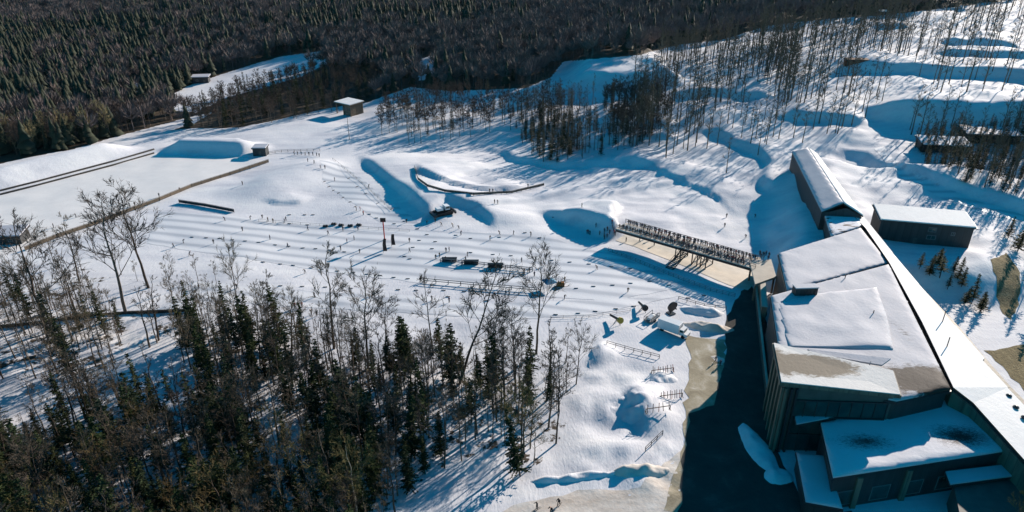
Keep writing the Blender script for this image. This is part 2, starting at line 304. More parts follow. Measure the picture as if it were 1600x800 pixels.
# ------------------------------------------------------------------ object helpers
def tag(o, label=None, cat=None, group=None, kind=None):
    if label: o['label'] = label
    if cat: o['category'] = cat
    if group: o['group'] = group
    if kind: o['kind'] = kind
    return o
def empty(name, loc, rz=0, label=None, cat=None, group=None):
    o = bpy.data.objects.new(name, None); o.empty_display_size = .3; col.objects.link(o)
    o.location = loc; o.rotation_euler = (0, 0, rz); return tag(o, label, cat, group)
def mobj(name, me, mat=None, parent=None):
    o = bpy.data.objects.new(name, me); col.objects.link(o)
    if mat is not None:
        for m in (mat if isinstance(mat, (list, tuple)) else [mat]): me.materials.append(m)
    if parent is not None: o.parent = parent
    return o
class MB:
    """collects shapes in coordinates relative to its origin"""
    def __init__(s, org=(0, 0, 0)): s.v = []; s.f = []; s.mi = []; s.o = np.array(org, float); s.m = 0
    def add(s, vs, fs):
        k = len(s.v); s.v += [tuple(np.array(p, float) - s.o) for p in vs]; s.f += [tuple(i + k for i in f) for f in fs]; s.mi += [s.m] * len(fs)
    def box(s, c, d, rz=0, bev=0):
        cx, cy, cz = c; dx, dy, dz = [q / 2 for q in d]; cr, sr = math.cos(rz), math.sin(rz)
        vs = []
        for z in (-dz, dz):
            for x, y in ((-dx, -dy), (dx, -dy), (dx, dy), (-dx, dy)):
                vs.append((cx + x * cr - y * sr, cy + x * sr + y * cr, cz + z))
        s.add(vs, [(3, 2, 1, 0), (4, 5, 6, 7), (0, 1, 5, 4), (1, 2, 6, 5), (2, 3, 7, 6), (3, 0, 4, 7)])
    def tube(s, pts, rad, n=6, cap=True):
        pts = [np.array(p, float) for p in pts]
        if not hasattr(rad, '__len__'): rad = [rad] * len(pts)
        vs = []; fs = []
        for i, p in enumerate(pts):
            d = pts[min(i + 1, len(pts) - 1)] - pts[max(i - 1, 0)]; d /= (np.linalg.norm(d) + 1e-9)
            a = np.cross(d, (0, 0, 1) if abs(d[2]) < .9 else (1, 0, 0)); a /= np.linalg.norm(a); b_ = np.cross(d, a)
            for k in range(n):
                t = 2 * math.pi * k / n; vs.append(p + rad[i] * (math.cos(t) * a + math.sin(t) * b_))
        for i in range(len(pts) - 1):
            for k in range(n):
                fs.append((i * n + k, i * n + (k + 1) % n, (i + 1) * n + (k + 1) % n, (i + 1) * n + k))
        if cap:
            fs.append(tuple(range(n))[::-1]); fs.append(tuple(range((len(pts) - 1) * n, len(pts) * n)))
        s.add(vs, fs)
    def bar(s, a, b_, w, h=None):
        """square bar between two points"""
        h = h or w; a = np.array(a, float); b_ = np.array(b_, float); d = b_ - a; L = np.linalg.norm(d); d /= L
        sx = np.cross(d, (0, 0, 1)) if abs(d[2]) < .95 else np.array((1., 0, 0)); sx /= np.linalg.norm(sx); up = np.cross(sx, d)
        vs = []
        for p in (a, b_):
            for i, j in ((-1, -1), (1, -1), (1, 1), (-1, 1)): vs.append(p + sx * i * w / 2 + up * j * h / 2)
        s.add(vs, [(0, 1, 2, 3), (7, 6, 5, 4), (0, 4, 5, 1), (1, 5, 6, 2), (2, 6, 7, 3), (3, 7, 4, 0)])
    def slab(s, top, thick):
        """polygon (any heights) extruded down by thick"""
        n = len(top); lo = [(p[0], p[1], p[2] - thick) for p in top]
        s.add(list(top) + lo, [tuple(range(n))] + [tuple(range(n, 2 * n))[::-1]] + [(i, n + i, n + (i + 1) % n, (i + 1) % n) for i in range(n)])
    def ring(s, top, zb):
        """walls under a polygon down to zb"""
        n = len(top); lo = [(p[0], p[1], zb if not hasattr(zb, '__len__') else zb[i]) for i, p in enumerate(top)]
        s.add(list(top) + lo, [(i, n + i, n + (i + 1) % n, (i + 1) % n) for i in range(n)] + [tuple(range(n))])
    def blob(s, c, r, seg=8, rings=5, jit=.0, rs=None):
        rs = rs or rnd; vs = [(c[0], c[1], c[2] + r[2])]
        for i in range(1, rings):
            t = math.pi * i / rings
            for k in range(seg):
                a = 2 * math.pi * k / seg; j = 1 + rs.uniform(-jit, jit)
                vs.append((c[0] + r[0] * math.sin(t) * math.cos(a) * j, c[1] + r[1] * math.sin(t) * math.sin(a) * j, c[2] + r[2] * math.cos(t) * j))
        vs.append((c[0], c[1], c[2] - r[2])); fs = []
        for k in range(seg): fs.append((0, 1 + k, 1 + (k + 1) % seg))
        for i in range(rings - 2):
            for k in range(seg):
                a = 1 + i * seg; fs.append((a + k, a + seg + k, a + seg + (k + 1) % seg, a + (k + 1) % seg))
        l = len(vs) - 1; a = 1 + (rings - 2) * seg
        for k in range(seg): fs.append((l, a + (k + 1) % seg, a + k))
        s.add(vs, fs)
    def mesh(s, name):
        me = bpy.data.meshes.new(name); me.from_pydata(s.v, [], s.f); me.update()
        if any(s.mi): me.polygons.foreach_set('material_index', s.mi)
        return me
    def build(s, name, mat, parent=None, smooth=False, recalc=True):
        me = s.mesh(name)
        if recalc:
            bm = bmesh.new(); bm.from_mesh(me); bmesh.ops.recalc_face_normals(bm, faces=bm.faces); bm.to_mesh(me); bm.free()
        if smooth: me.polygons.foreach_set('use_smooth', [True] * len(me.polygons))
        return mobj(name, me, mat, parent)
def npmesh(name, V, Fc, mat, matidx=None):
    """V (n,3), Fc (m,3) arrays -> mesh"""
    me = bpy.data.meshes.new(name); me.vertices.add(len(V)); me.vertices.foreach_set('co', V.astype(np.float32).ravel())
    k = Fc.shape[1]; me.loops.add(Fc.size); me.loops.foreach_set('vertex_index', Fc.astype(np.int32).ravel())
    me.polygons.add(len(Fc)); me.polygons.foreach_set('loop_start', np.arange(0, Fc.size, k, dtype=np.int32)); me.polygons.foreach_set('loop_total', np.full(len(Fc), k, np.int32))
    for m in (mat if isinstance(mat, (list, tuple)) else [mat]): me.materials.append(m)
    if matidx is not None: me.polygons.foreach_set('material_index', matidx.astype(np.int32))
    me.update(calc_edges=True); return me

def inpoly(u, v, P):
    u = np.asarray(u, float); v = np.asarray(v, float); c = np.zeros(u.shape, bool)
    for i in range(len(P)):
        x1, y1 = P[i]; x2, y2 = P[i - 1]
        m = ((y1 > v) != (y2 > v))
        with np.errstate(divide='ignore', invalid='ignore'):
            c ^= m & (u < (x2 - x1) * (v - y1) / (y2 - y1 + 1e-12) + x1)
    return c
# ------------------------------------------------------------------ layout of woods (outline points on the ground, traced from the photo)
FOREST = [(-1500, 700), (-700, 400), (-100, 280), (0, 256), (75, 240), (165, 225), (240, 207), (300, 200), (370, 200), (430, 188), (480, 176), (520, 168), (575, 160), (600, 150), (640, 136), (700, 142),
          (760, 140), (820, 138), (862, 120), (880, 96), (1000, 86), (1060, 70), (1130, 62), (1200, 40), (1290, 30), (1400, 22), (1500, 10), (1600, -4), (1800, -30), (2600, -60), (3200, -119), (-2400, -119)]
CLEAR = [[(262, 172), (270, 148), (290, 136), (310, 128), (400, 99), (440, 88), (500, 80), (514, 98), (470, 120), (415, 136), (350, 154), (306, 176)],
         [(180, 214), (240, 200), (300, 184), (330, 172), (262, 158), (285, 190), (90, 238)][:0] or [(90, 240), (180, 214), (240, 198), (300, 182), (330, 176), (300, 194), (240, 211), (160, 229)],
         [(654, 126), (656, 92), (676, 87), (684, 98), (676, 124)],
         [(500, 200), (510, 178), (575, 168), (600, 162), (600, 200)],
         [(196, 150), (212, 128), (222, 132), (214, 152)]]
WOOD = [(-260, 455), (0, 440), (100, 432), (180, 432), (262, 436), (275, 490), (340, 505), (450, 535), (560, 560), (700, 580), (830, 590), (905, 608), (898, 660), (850, 720), (790, 780), (700, 830), (560, 960), (-500, 1000), (-500, 455)]
WCLEAR = [[(140, 440), (262, 440), (262, 500), (215, 525), (150, 470)], [(180, 560), (260, 540), (330, 620), (300, 640), (210, 640)], [(395, 610), (440, 620), (490, 720), (450, 720)],
          [(640, 770), (700, 730), (800, 700), (820, 800), (600, 860)], [(0, 600), (100, 600), (60, 700), (0, 720)]]
def woodmask(x, y, h):
    u, v, s = proj(x, y, h)
    f = np.asarray(y) * cp - (h - HC) * sp
    ok = f > 20
    a = inpoly(u, v, FOREST) & ok
    for c in CLEAR: a &= ~inpoly(u, v, c)
    far = (np.asarray(y) > 900) & (f > 20)
    return a | far
# ------------------------------------------------------------------ ground
def axis(a, b, lo, hi, st, gr=1.13):
    mid = list(np.arange(a, b, st)); d = st; x = a; L = []
    while x > lo: d *= gr; x -= d; L.append(x)
    d = st; x = mid[-1]; Rr = []
    while x < hi: d *= gr; x += d; Rr.append(x)
    return np.array(L[::-1] + mid + Rr)
ax = axis(-240, 340, -4500, 4500, 1.3); ay = axis(60, 520, -1500, 6500, 1.3, 1.07)
X, Y = np.meshgrid(ax, ay)
H = hfun(X, Y)
wm = woodmask(X, Y, H).astype(float)
uu, vv, ss = proj(X, Y, H); ff = Y * cp - (H - HC) * sp
w2 = (inpoly(uu, vv, WOOD) & (ff > 20))
for c in WCLEAR: w2 &= ~inpoly(uu, vv, c)
wood = np.maximum(wm * .95, w2 * .42)
HT = [(1190, 60), (1340, 36), (1340, 130), (1200, 130)]
wood = np.where(inpoly(uu, vv, [(820, 150), (1030, 150), (1010, 235), (860, 240), (810, 215)]) & (ff > 20), np.maximum(wood, .34), wood)
wood = np.where(inpoly(uu, vv, [(590, 160), (860, 142), (860, 170), (600, 195)]) & (ff > 20), np.maximum(wood, .40), wood)
wood = np.where(inpoly(uu, vv, [(1060, 80), (1340, 40), (1400, 110), (1330, 140), (1080, 140)]) & (ff > 20), np.maximum(wood, .38), wood)
wood = np.where((Y < 60) | (np.abs(X) > 700), np.maximum(wood, .7), wood)
ny, nx = X.shape; idx = np.arange(nx * ny).reshape(ny, nx)
Fq = np.stack([idx[:-1, :-1], idx[:-1, 1:], idx[1:, 1:], idx[1:, :-1]], -1).reshape(-1, 4)
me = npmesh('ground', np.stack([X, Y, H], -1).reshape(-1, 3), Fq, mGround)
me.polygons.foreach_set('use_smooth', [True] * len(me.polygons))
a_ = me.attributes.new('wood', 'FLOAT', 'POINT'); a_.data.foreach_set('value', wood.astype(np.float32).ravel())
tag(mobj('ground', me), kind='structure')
def interpZ(x, y):
    """height of the ground mesh itself"""
    i = np.clip(np.searchsorted(ax, x) - 1, 0, nx - 2); j = np.clip(np.searchsorted(ay, y) - 1, 0, ny - 2)
    fx = (x - ax[i]) / (ax[i + 1] - ax[i]); fy = (y - ay[j]) / (ay[j + 1] - ay[j])
    return (H[j, i] * (1 - fx) + H[j, i + 1] * fx) * (1 - fy) + (H[j + 1, i] * (1 - fx) + H[j + 1, i + 1] * fx) * fy
def sheet(name, pxpoly, mat, lift=.05, jit=.35, step=1.3, kind='structure', dome=0):
    rs = random.Random(len(pxpoly) * 31 + int(pxpoly[0][0]))
    P = [T(u, v)[:2] for u, v in pxpoly]; Q = []
    for a, b_ in zip(P, P[1:] + P[:1]):
        L = np.hypot(*(b_ - a)); k = max(1, int(L / 2.0))
        for i in range(k):
            q = a + (b_ - a) * i / k; Q.append((q[0] + rs.uniform(-jit, jit), q[1] + rs.uniform(-jit, jit)))
    bm = bmesh.new(); vs = [bm.verts.new((q[0], q[1], 0)) for q in Q]
    for t3 in tessellate_polygon([[Vector((q[0], q[1], 0)) for q in Q]]):
        try: bm.faces.new([vs[k] for k in t3])
        except ValueError: pass
    xs = [q[0] for q in Q]; ys = [q[1] for q in Q]
    for a, ax_, lo, hi in ((0, (1, 0, 0), min(xs), max(xs)), (1, (0, 1, 0), min(ys), max(ys))):
        grid = ax if a == 0 else ay
        for t in grid[(grid > lo) & (grid < hi)]:
            bmesh.ops.bisect_plane(bm, geom=bm.verts[:] + bm.edges[:] + bm.faces[:], plane_co=(t if a == 0 else 0, t if a == 1 else 0, 0), plane_no=ax_, dist=1e-5)
    bm.normal_update()
    for f in bm.faces:
        if f.normal.z < 0: f.normal_flip()
        f.smooth = True
    for v in bm.verts: v.co.z = float(interpZ(v.co.x, v.co.y)) + lift
    bm.normal_update()
    me = bpy.data.meshes.new(name); bm.to_mesh(me); bm.free()
    return tag(mobj(name, me, mat), kind=kind)
sheet('road', [(1172, 440), (1150, 470), (1134, 500), (1134, 560), (1116, 632), (1078, 648), (1066, 720), (1062, 800), (1050, 840), (1000, 900), (1420, 900), (1330, 800), (1262, 800), (1210, 700), (1203, 600), (1196, 480)], mRoad, .07)  # left edge drawn along the lodge's cast shadow, the dark tone paints that shade
sheet('gravel_yard', [(1070, 524), (1134, 530), (1136, 600), (1122, 634), (1084, 652), (1070, 730), (1066, 800), (1034, 800), (1062, 720), (1072, 620), (1078, 560)], mYard, .05, .6)  # sandy tone laid only over the sunlit strip, ending at the shadow edge
sheet('packed_snow_track', [(700, 830), (800, 792), (900, 768), (1000, 760), (1066, 700), (1070, 800), (1010, 850), (860, 850)], mDirtySnow, .035, .4)
sheet('underpass_apron', [(988, 360), (962, 376), (1064, 414), (1140, 446), (1168, 454), (1182, 440), (1182, 420), (1084, 387)], mApronSnow, .08, .1)  # apron floor outlined to the patch the sun reaches, tinted like that light
sheet('frozen_pond', [(-260, 390), (0, 306), (120, 272), (236, 238), (262, 243), (300, 246), (380, 246), (418, 252), (300, 294), (190, 336), (60, 384), (0, 400), (-200, 480)], mPond, .04, .1)
sheet('ski_track', [(250, 330), (400, 342), (560, 352), (700, 362), (860, 370), (980, 405), (1080, 445), (960, 470), (800, 462), (640, 440), (420, 410), (230, 380)], mGroomed, .04, .3)
sheet('ski_track', [(300, 440), (480, 455), (640, 462), (800, 474), (900, 470), (1060, 462), (930, 492), (800, 500), (640, 490), (440, 478), (300, 470)], mGroomed, .045, .3)
sheet('ski_track', [(500, 250), (540, 258), (600, 310), (660, 352), (600, 352), (540, 312), (505, 280)], mGroomed, .03, .3)
sheet('dry_grass_bank', [(1548, 405), (1572, 395), (1592, 420), (1596, 460), (1580, 500), (1566, 490), (1556, 450)], mDryGrass, .06, .5)
sheet('dry_grass_bank', [(1540, 548), (1600, 540), (1700, 560), (1700, 640), (1610, 620)], mDryGrass, .05, .5)
sheet('path', [(1366, 232), (1380, 228), (1420, 262), (1480, 296), (1570, 328), (1640, 345), (1640, 358), (1560, 340), (1470, 310), (1410, 280)], mGroomed, .06, .2)

# ------------------------------------------------------------------ trees
def perp(d, rs):
    a = np.array([rs.uniform(-1, 1) for _ in range(3)]); a -= d * a.dot(d); return a / (np.linalg.norm(a) + 1e-9)
def bare_proto(seed, hgt=14., spread=.33, first=.35, nl=9, n2=5, n3=4, lean=.03, fork=False, rt=.0125, tw=1.):
    rs = random.Random(seed); tr = MB(); cr = MB()
    r0 = hgt * rt
    pts = []; p = np.zeros(3); dx, dy = rs.uniform(-lean, lean), rs.uniform(-lean, lean)
    K = 8
    for i in range(K + 1):
        t = i / K; pts.append(np.array((dx * hgt * t + rs.uniform(-.02, .02) * hgt * t, dy * hgt * t + rs.uniform(-.02, .02) * hgt * t, hgt * t - .25 * (i == 0))))
    rad = [r0 * (1 - .85 * i / K) for i in range(K + 1)]
    tr.tube(pts, rad, 5)
    def pos(t):
        f = t * K; i = min(int(f), K - 1); return pts[i] + (pts[i + 1] - pts[i]) * (f - i)
    for i in range(nl):
        t = first + (1 - first) * (i + rs.random()) / nl * .97
        p = pos(t); az = rs.uniform(0, 6.283) if not fork else i * 2.4 + rs.uniform(-.4, .4)
        L = hgt * spread * (1.15 - .75 * (t - first) / (1 - first)) * rs.uniform(.7, 1.2)
        el = R(rs.uniform(32, 62)); d = np.array((math.cos(az) * math.cos(el), math.sin(az) * math.cos(el), math.sin(el)))
        q = p + d * L * .5; d2 = d + np.array((0, 0, .3)); d2 /= np.linalg.norm(d2); e = q + d2 * L * .5
        r = r0 * (1 - .8 * t) * .42
        cr.tube([p, q, e], [r, r * .6, r * .2], 4, False)
        for j in range(n2):
            s_ = rs.uniform(.3, 1); b0 = p + (q - p) * s_ * 2 if s_ < .5 else q + (e - q) * (s_ - .5) * 2
            dd = d2 + perp(d2, rs) * rs.uniform(.5, 1.0); dd[2] += .25; dd /= np.linalg.norm(dd); l2 = L * rs.uniform(.25, .5)
            b1 = b0 + dd * l2; cr.tube([b0, b1], [r * .4 + .012, .01], 3, False)
            for k in range(n3):
                c0 = b0 + dd * l2 * rs.uniform(.25, 1); d3 = dd + perp(dd, rs) * rs.uniform(.4, .9); d3[2] += .2; d3 /= np.linalg.norm(d3)
                l3 = l2 * rs.uniform(.4, .8); c1 = c0 + d3 * l3; sd_ = perp(d3, rs) * .034 * tw
                cr.add([c0 - sd_, c0 + sd_, c1], [(0, 1, 2)])
                for _ in range(2):
                    e0 = c0 + d3 * l3 * rs.uniform(.3, .8); d4 = d3 + perp(d3, rs) * .8; d4 /= np.linalg.norm(d4); sd_ = perp(d4, rs) * .024 * tw
                    cr.add([e0 - sd_, e0 + sd_, e0 + d4 * l3 * .6], [(0, 1, 2)])
    return tr.mesh('trunk'), cr.mesh('crown')
def conifer_proto(seed, hgt=12., base=.16, wid=.2, tiers=30, per=5, droop=.25, ragged=.35):
    rs = random.Random(seed); tr = MB(); cr = MB()
    tr.tube([(0, 0, -.25), (0, 0, hgt * .5), (0, 0, hgt * .98)], [hgt * .013, hgt * .008, .02], 5)
    for i in range(tiers):
        t = (i + rs.random()) / tiers; z = hgt * (base + (1 - base) * t); L0 = hgt * wid * (1 - t) ** .85 + .15
        L0 *= rs.uniform(1 - ragged, 1 + ragged * .5)
        for k in range(per):
            az = rs.uniform(0, 6.283); L = L0 * rs.uniform(.6, 1.15); dx, dy = math.cos(az), math.sin(az)
            m = max(3, int(L / .28))
            for j in range(m):
                s_ = (j + .4) / m * L; zz = z - droop * s_ + .10 * s_ * s_ / L + rs.uniform(-.08, .08)
                c = np.array((dx * s_, dy * s_, zz)); w_ = rs.uniform(.25, .5) * (1.1 - .6 * s_ / L) * min(1.0, L)
                a = rs.uniform(-.5, .5); tx, ty = -dy, dx
                q = rs.choice((-1, 1)); e = np.array((tx * q * w_ + dx * .22, ty * q * w_ + dy * .22, rs.uniform(-.22, .05)))
                g_ = np.array((dx * .26, dy * .26, rs.uniform(-.05, .08)))
                cr.add([c - g_ * .6, c + g_, c + e], [(0, 1, 2)])
                if rs.random() < .75:
                    e = np.array((-tx * q * w_ * .9 + dx * .15, -ty * q * w_ * .9 + dy * .15, rs.uniform(-.2, .05)))
                    cr.add([c - g_ * .6, c + g_, c + e], [(0, 1, 2)])
    for k in range(4):
        a = k * 1.57; cr.add([(0.1 * math.cos(a), .1 * math.sin(a), hgt * .93), (0.1 * math.cos(a + 1.6), .1 * math.sin(a + 1.6), hgt * .93), (0, 0, hgt * 1.02)], [(0, 1, 2)])
    return tr.mesh('trunk'), cr.mesh('crown')
BH = 14.; CH = 12.
def variants(plist, matT, matC):
    out = []
    for t, c in plist:
        for a in ((matT, matC),):
            t2 = t.copy(); c2 = c.copy(); t2.materials.append(a[0]); c2.materials.append(a[1]); out.append((t2, c2))
    return out
wide = [bare_proto(s, BH, .32, .32, 13, 7, 6, .05, True) for s in (1, 2, 3, 4)]
slim = [bare_proto(s, BH, .21, .35, 14, 6, 5, .05, rt=.011) for s in (5, 6, 7, 8)]
bushy = [bare_proto(s, BH, .30, .30, 12, 7, 6, .05, True, tw=2.) for s in (31, 32, 33)]
pole = [bare_proto(s, BH, .15, .34, 12, 5, 4, .05, rt=.014, tw=1.3) for s in (9, 10, 11, 12)]
con = [conifer_proto(s, CH, b_, w_, tr_, pe, dr, ra) for s, b_, w_, tr_, pe, dr, ra in ((21, .10, .19, 34, 6, .25, .3), (22, .22, .17, 30, 5, .3, .45), (23, .05, .22, 34, 6, .2, .3), (24, .35, .17, 24, 5, .3, .6), (25, .12, .15, 36, 5, .3, .35))]
PB = {'wide': variants(wide, mBark, mTwig), 'slim': variants(slim, mBark, mTwig), 'pole': variants(pole, mBark, mTwig),
      'tan': variants(wide, mBark, mTwigTan), 'gold': variants(bushy, mBarkPale, mTwigGold), 'birch': variants(wide, mBarkPale, mTwigTan), 'purple': variants(bushy, mBark, mTwigPurple),
      'conifer': variants(con, mBark, mFol)}
def tree(kind, x, y, h, label, group, cat='tree', name='bare_tree', tilt=None, z=None, sw=1.0, rs=rnd):
    t_, c_ = rs.choice(PB[kind]); ref = CH if kind == 'conifer' else BH
    e = empty(name, (x, y, float(interpZ(x, y)) if z is None else z), rs.uniform(0, 6.283), label, cat, group)
    s = h / ref; sw = sw * rs.uniform(.8, 1.25); e.scale = (s * sw, s * sw, s)
    if not tilt: tilt = (rs.gauss(0, .045), rs.gauss(0, .045)); e.rotation_euler = (tilt[0], tilt[1], e.rotation_euler[2]); tilt = None
    if tilt: e.rotation_euler = (tilt[0], tilt[1], 0)
    for nm, me in (('trunk', t_), ('crown', c_)):
        o = bpy.data.objects.new(nm, me); col.objects.link(o); o.parent = e
    return e

# ---- candidates
def scatter(poly, spacing, excl=(), jitter=.9, seed=1, prob=None):
    """points on the ground inside an outline (picture points)"""
    rs = np.random.RandomState(seed)
    Pw = np.array([at(u, max(v, -100), 5)[:2] for u, v in poly]); x0, y0 = Pw.min(0); x1, y1 = Pw.max(0)
    x0 = max(x0, -900); x1 = min(x1, 1100); y0 = max(y0, 30); y1 = min(y1, 1150)
    gx, gy = np.meshgrid(np.arange(x0, x1, spacing), np.arange(y0, y1, spacing)); gx = gx.ravel(); gy = gy.ravel()
    gx = gx + rs.uniform(-.5, .5, gx.shape) * spacing * jitter; gy = gy + rs.uniform(-.5, .5, gy.shape) * spacing * jitter
    h = interpZ(gx, gy); u, v, s = proj(gx, gy, h); m = inpoly(u, v, poly)
    for e in excl: m &= ~inpoly(u, v, e)
    return gx[m], gy[m], h[m], u[m], v[m], s[m]
items = []   # (kind, x, y, height, label, group, name, size in picture)
def addk(kind, x, y, hh, label, group, name, s): items.append((kind, x, y, hh, label, group, name, s * hh))
# foreground wood
gx, gy, gh, u, v, s = scatter(WOOD, 2.95, WCLEAR, seed=3)
fg = random.Random(5)
for i in range(len(gx)):
    uu_, vv_ = u[i], v[i]
    dens = 1.0; pc = .42
    if uu_ < 290 and vv_ < 640: dens, pc = .52, .15
    elif vv_ < 640 and uu_ > 290: dens, pc = 1.0, .36
    elif uu_ > 700: dens, pc = .8, .25
    if uu_ > 840: dens, pc = .45, .2
    if vv_ > 640 and uu_ < 660: dens, pc = 1.0, .5
    if fg.random() > dens: continue
    if fg.random() < pc:
        hh = fg.uniform(7, 15.5)
        side = 'on the left of' if uu_ < 300 else ('in the middle of' if uu_ < 620 else 'at the right end of')
        addk('conifer', gx[i], gy[i], hh, 'dark green conifer crowded among others %s the foreground wood' % side, 'conifers %s the foreground wood' % side, 'conifer_tree', s[i])
    else:
        r_ = fg.random(); kd = 'tan' if (vv_ > 660 and r_ < .18) else ('pole' if r_ < .45 else ('slim' if r_ < .8 else 'wide'))
        hh = fg.uniform(8, 17.5) if vv_ > 540 else fg.uniform(8, 15)
        side = 'on the left of' if uu_ < 300 else ('in the middle of' if uu_ < 620 else 'at the right end of')
        ad_ = 'olive tan bushy leafless tree' if kd == 'tan' else ('slender leafless tree with upright twigs' if kd == 'slim' else 'spreading leafless tree with forking twigs')
        addk(kd, gx[i], gy[i], hh, '%s growing %s the foreground wood' % (ad_, side), '%s %s the foreground wood' % (ad_.split(' with')[0] + 's', side), 'bare_tree', s[i])
# hill belts of bare trunks
HZ = [([(590, 178), (640, 160), (760, 150), (860, 142), (900, 160), (860, 200), (760, 210), (660, 228), (600, 226)], 4.4, 'purple pole', .06, 'in the belt behind the winding ski track', 9, 12),
      ([(815, 170), (1030, 150), (1040, 190), (1000, 228), (930, 248), (850, 255), (812, 230)], 4.3, 'pole', .22, 'in the dense clump on the middle of the slope', 9, 16),
      ([(806, 190), (850, 180), (900, 186), (905, 235), (870, 256), (822, 246)], 3.8, 'pole', .8, 'in the dark evergreen clump above the round track', 8, 13),
      ([(945, 160), (1040, 150), (1045, 215), (990, 236), (950, 215)], 3.8, 'purple', .15, 'in the brown thicket on the slope', 8, 13),
      ([(990, 110), (1060, 85), (1240, 60), (1250, 160), (1110, 175), (1090, 230), (1050, 250), (990, 230)], 5.3, 'pole', .04, 'on the slope above the footbridge', 15, 22),
      ([(1180, 48), (1420, 24), (1420, 110), (1340, 150), (1210, 190)], 7.0, 'pole', .01, 'on the upper terraces of the ski hill', 15, 24),
      ([(1240, 150), (1360, 140), (1420, 190), (1600, 205), (1700, 250), (1500, 215), (1300, 215)], 8.0, 'pole', .03, 'below the terraces on the right of the photo', 15, 22),
      ([(1420, 24), (1720, -20), (1720, 200), (1420, 190)], 11.5, 'pole', .0, 'spread over the open terraces at the upper right', 15, 25),
      ([(1090, 190), (1240, 175), (1330, 210), (1230, 230), (1120, 280)], 8, 'pole', .0, 'on the open snow behind the long wing', 13, 18),
      ([(1428, 215), (1600, 196), (1740, 230), (1740, 330), (1600, 312), (1500, 285), (1430, 262)], 3.5, 'pole', .75, 'in the dark hollow beside the path', 11, 17),
      ([(1600, 120), (1800, 130), (1900, 360), (1640, 340), (1610, 230)], 6, 'pole', .5, 'beyond the right edge of the hollow', 14, 20)]
for P_, sp_, kinds, pc, where, h0, h1 in HZ:
    gx, gy, gh, u, v, s = scatter(P_, sp_, seed=int(sp_ * 10 + P_[0][0]))
    ks = kinds.split()
    for i in range(len(gx)):
        if fg.random() < .12 or (pc < .5 and vnoise(gx[i], gy[i], 16) > .24): continue
        if fg.random() < pc: addk('conifer', gx[i], gy[i], fg.uniform(5, 10), 'dark conifer standing %s' % where, 'conifers %s' % where, 'conifer_tree', s[i])
        else: addk(fg.choice(ks), gx[i], gy[i], fg.uniform(h0, h1), 'tall thin leafless tree standing %s' % where, 'bare trees %s' % where, 'bare_tree', s[i])
# trees along the back edge of the pond and the near edge of the far forest
for (u, v) in ((300, 470), (330, 480), (402, 500), (462, 520), (492, 520), (640, 560), (660, 572), (700, 560), (745, 575), (800, 560), (815, 575), (860, 590), (880, 610), (884, 570), (150, 400), (100, 430), (84, 410), (130, 430), (215, 440), (190, 430), (270, 430), (340, 450), (310, 440)):
    p = at(u, v); addk('slim', p[0], p[1], fg.uniform(6.5, 10), 0, 'young leafless sapling at the upper fringe of the foreground wood', 'saplings along the upper fringe of the foreground wood', 'bare_tree', 7) if 0 else addk('slim', p[0], p[1], fg.uniform(6.5, 11), 'young leafless sapling at the upper fringe of the foreground wood', 'saplings along the upper fringe of the foreground wood', 'bare_tree', 7)
gx, gy, gh, u, v, s = scatter([(-200, 290), (0, 250), (75, 236), (240, 204), (370, 196), (372, 180), (280, 180), (150, 205), (0, 225), (-200, 260)], 5.5, CLEAR, seed=77)
for i in range(len(gx)):
    k = 'gold' if u[i] < 190 and fg.random() < .5 else 'purple'
    addk(k, gx[i], gy[i], fg.uniform(8, 15), 'leafless tree with %s crown at the forest edge behind the frozen pond' % ('a golden tan' if k == 'gold' else 'a grey brown'), '%s trees at the forest edge behind the pond' % ('golden' if k == 'gold' else 'grey'), 'bare_tree', s[i])
gx, gy, gh, u, v, s = scatter([(300, 200), (370, 205), (440, 190), (530, 172), (590, 150), (600, 120), (480, 120), (300, 160)], 5.5, CLEAR, seed=78)
for i in range(len(gx)):
    if fg.random() < .45: addk('conifer', gx[i], gy[i], fg.uniform(8, 13), 'dark conifer in the wood beside the open pavilion', 'conifers beside the pavilion', 'conifer_tree', s[i])
    else: addk('purple', gx[i], gy[i], fg.uniform(9, 12), 'brown leafless tree in the wood beside the open pavilion', 'bare trees beside the pavilion', 'bare_tree', s[i])
NO = []   # pixels on the ground kept clear: things built later
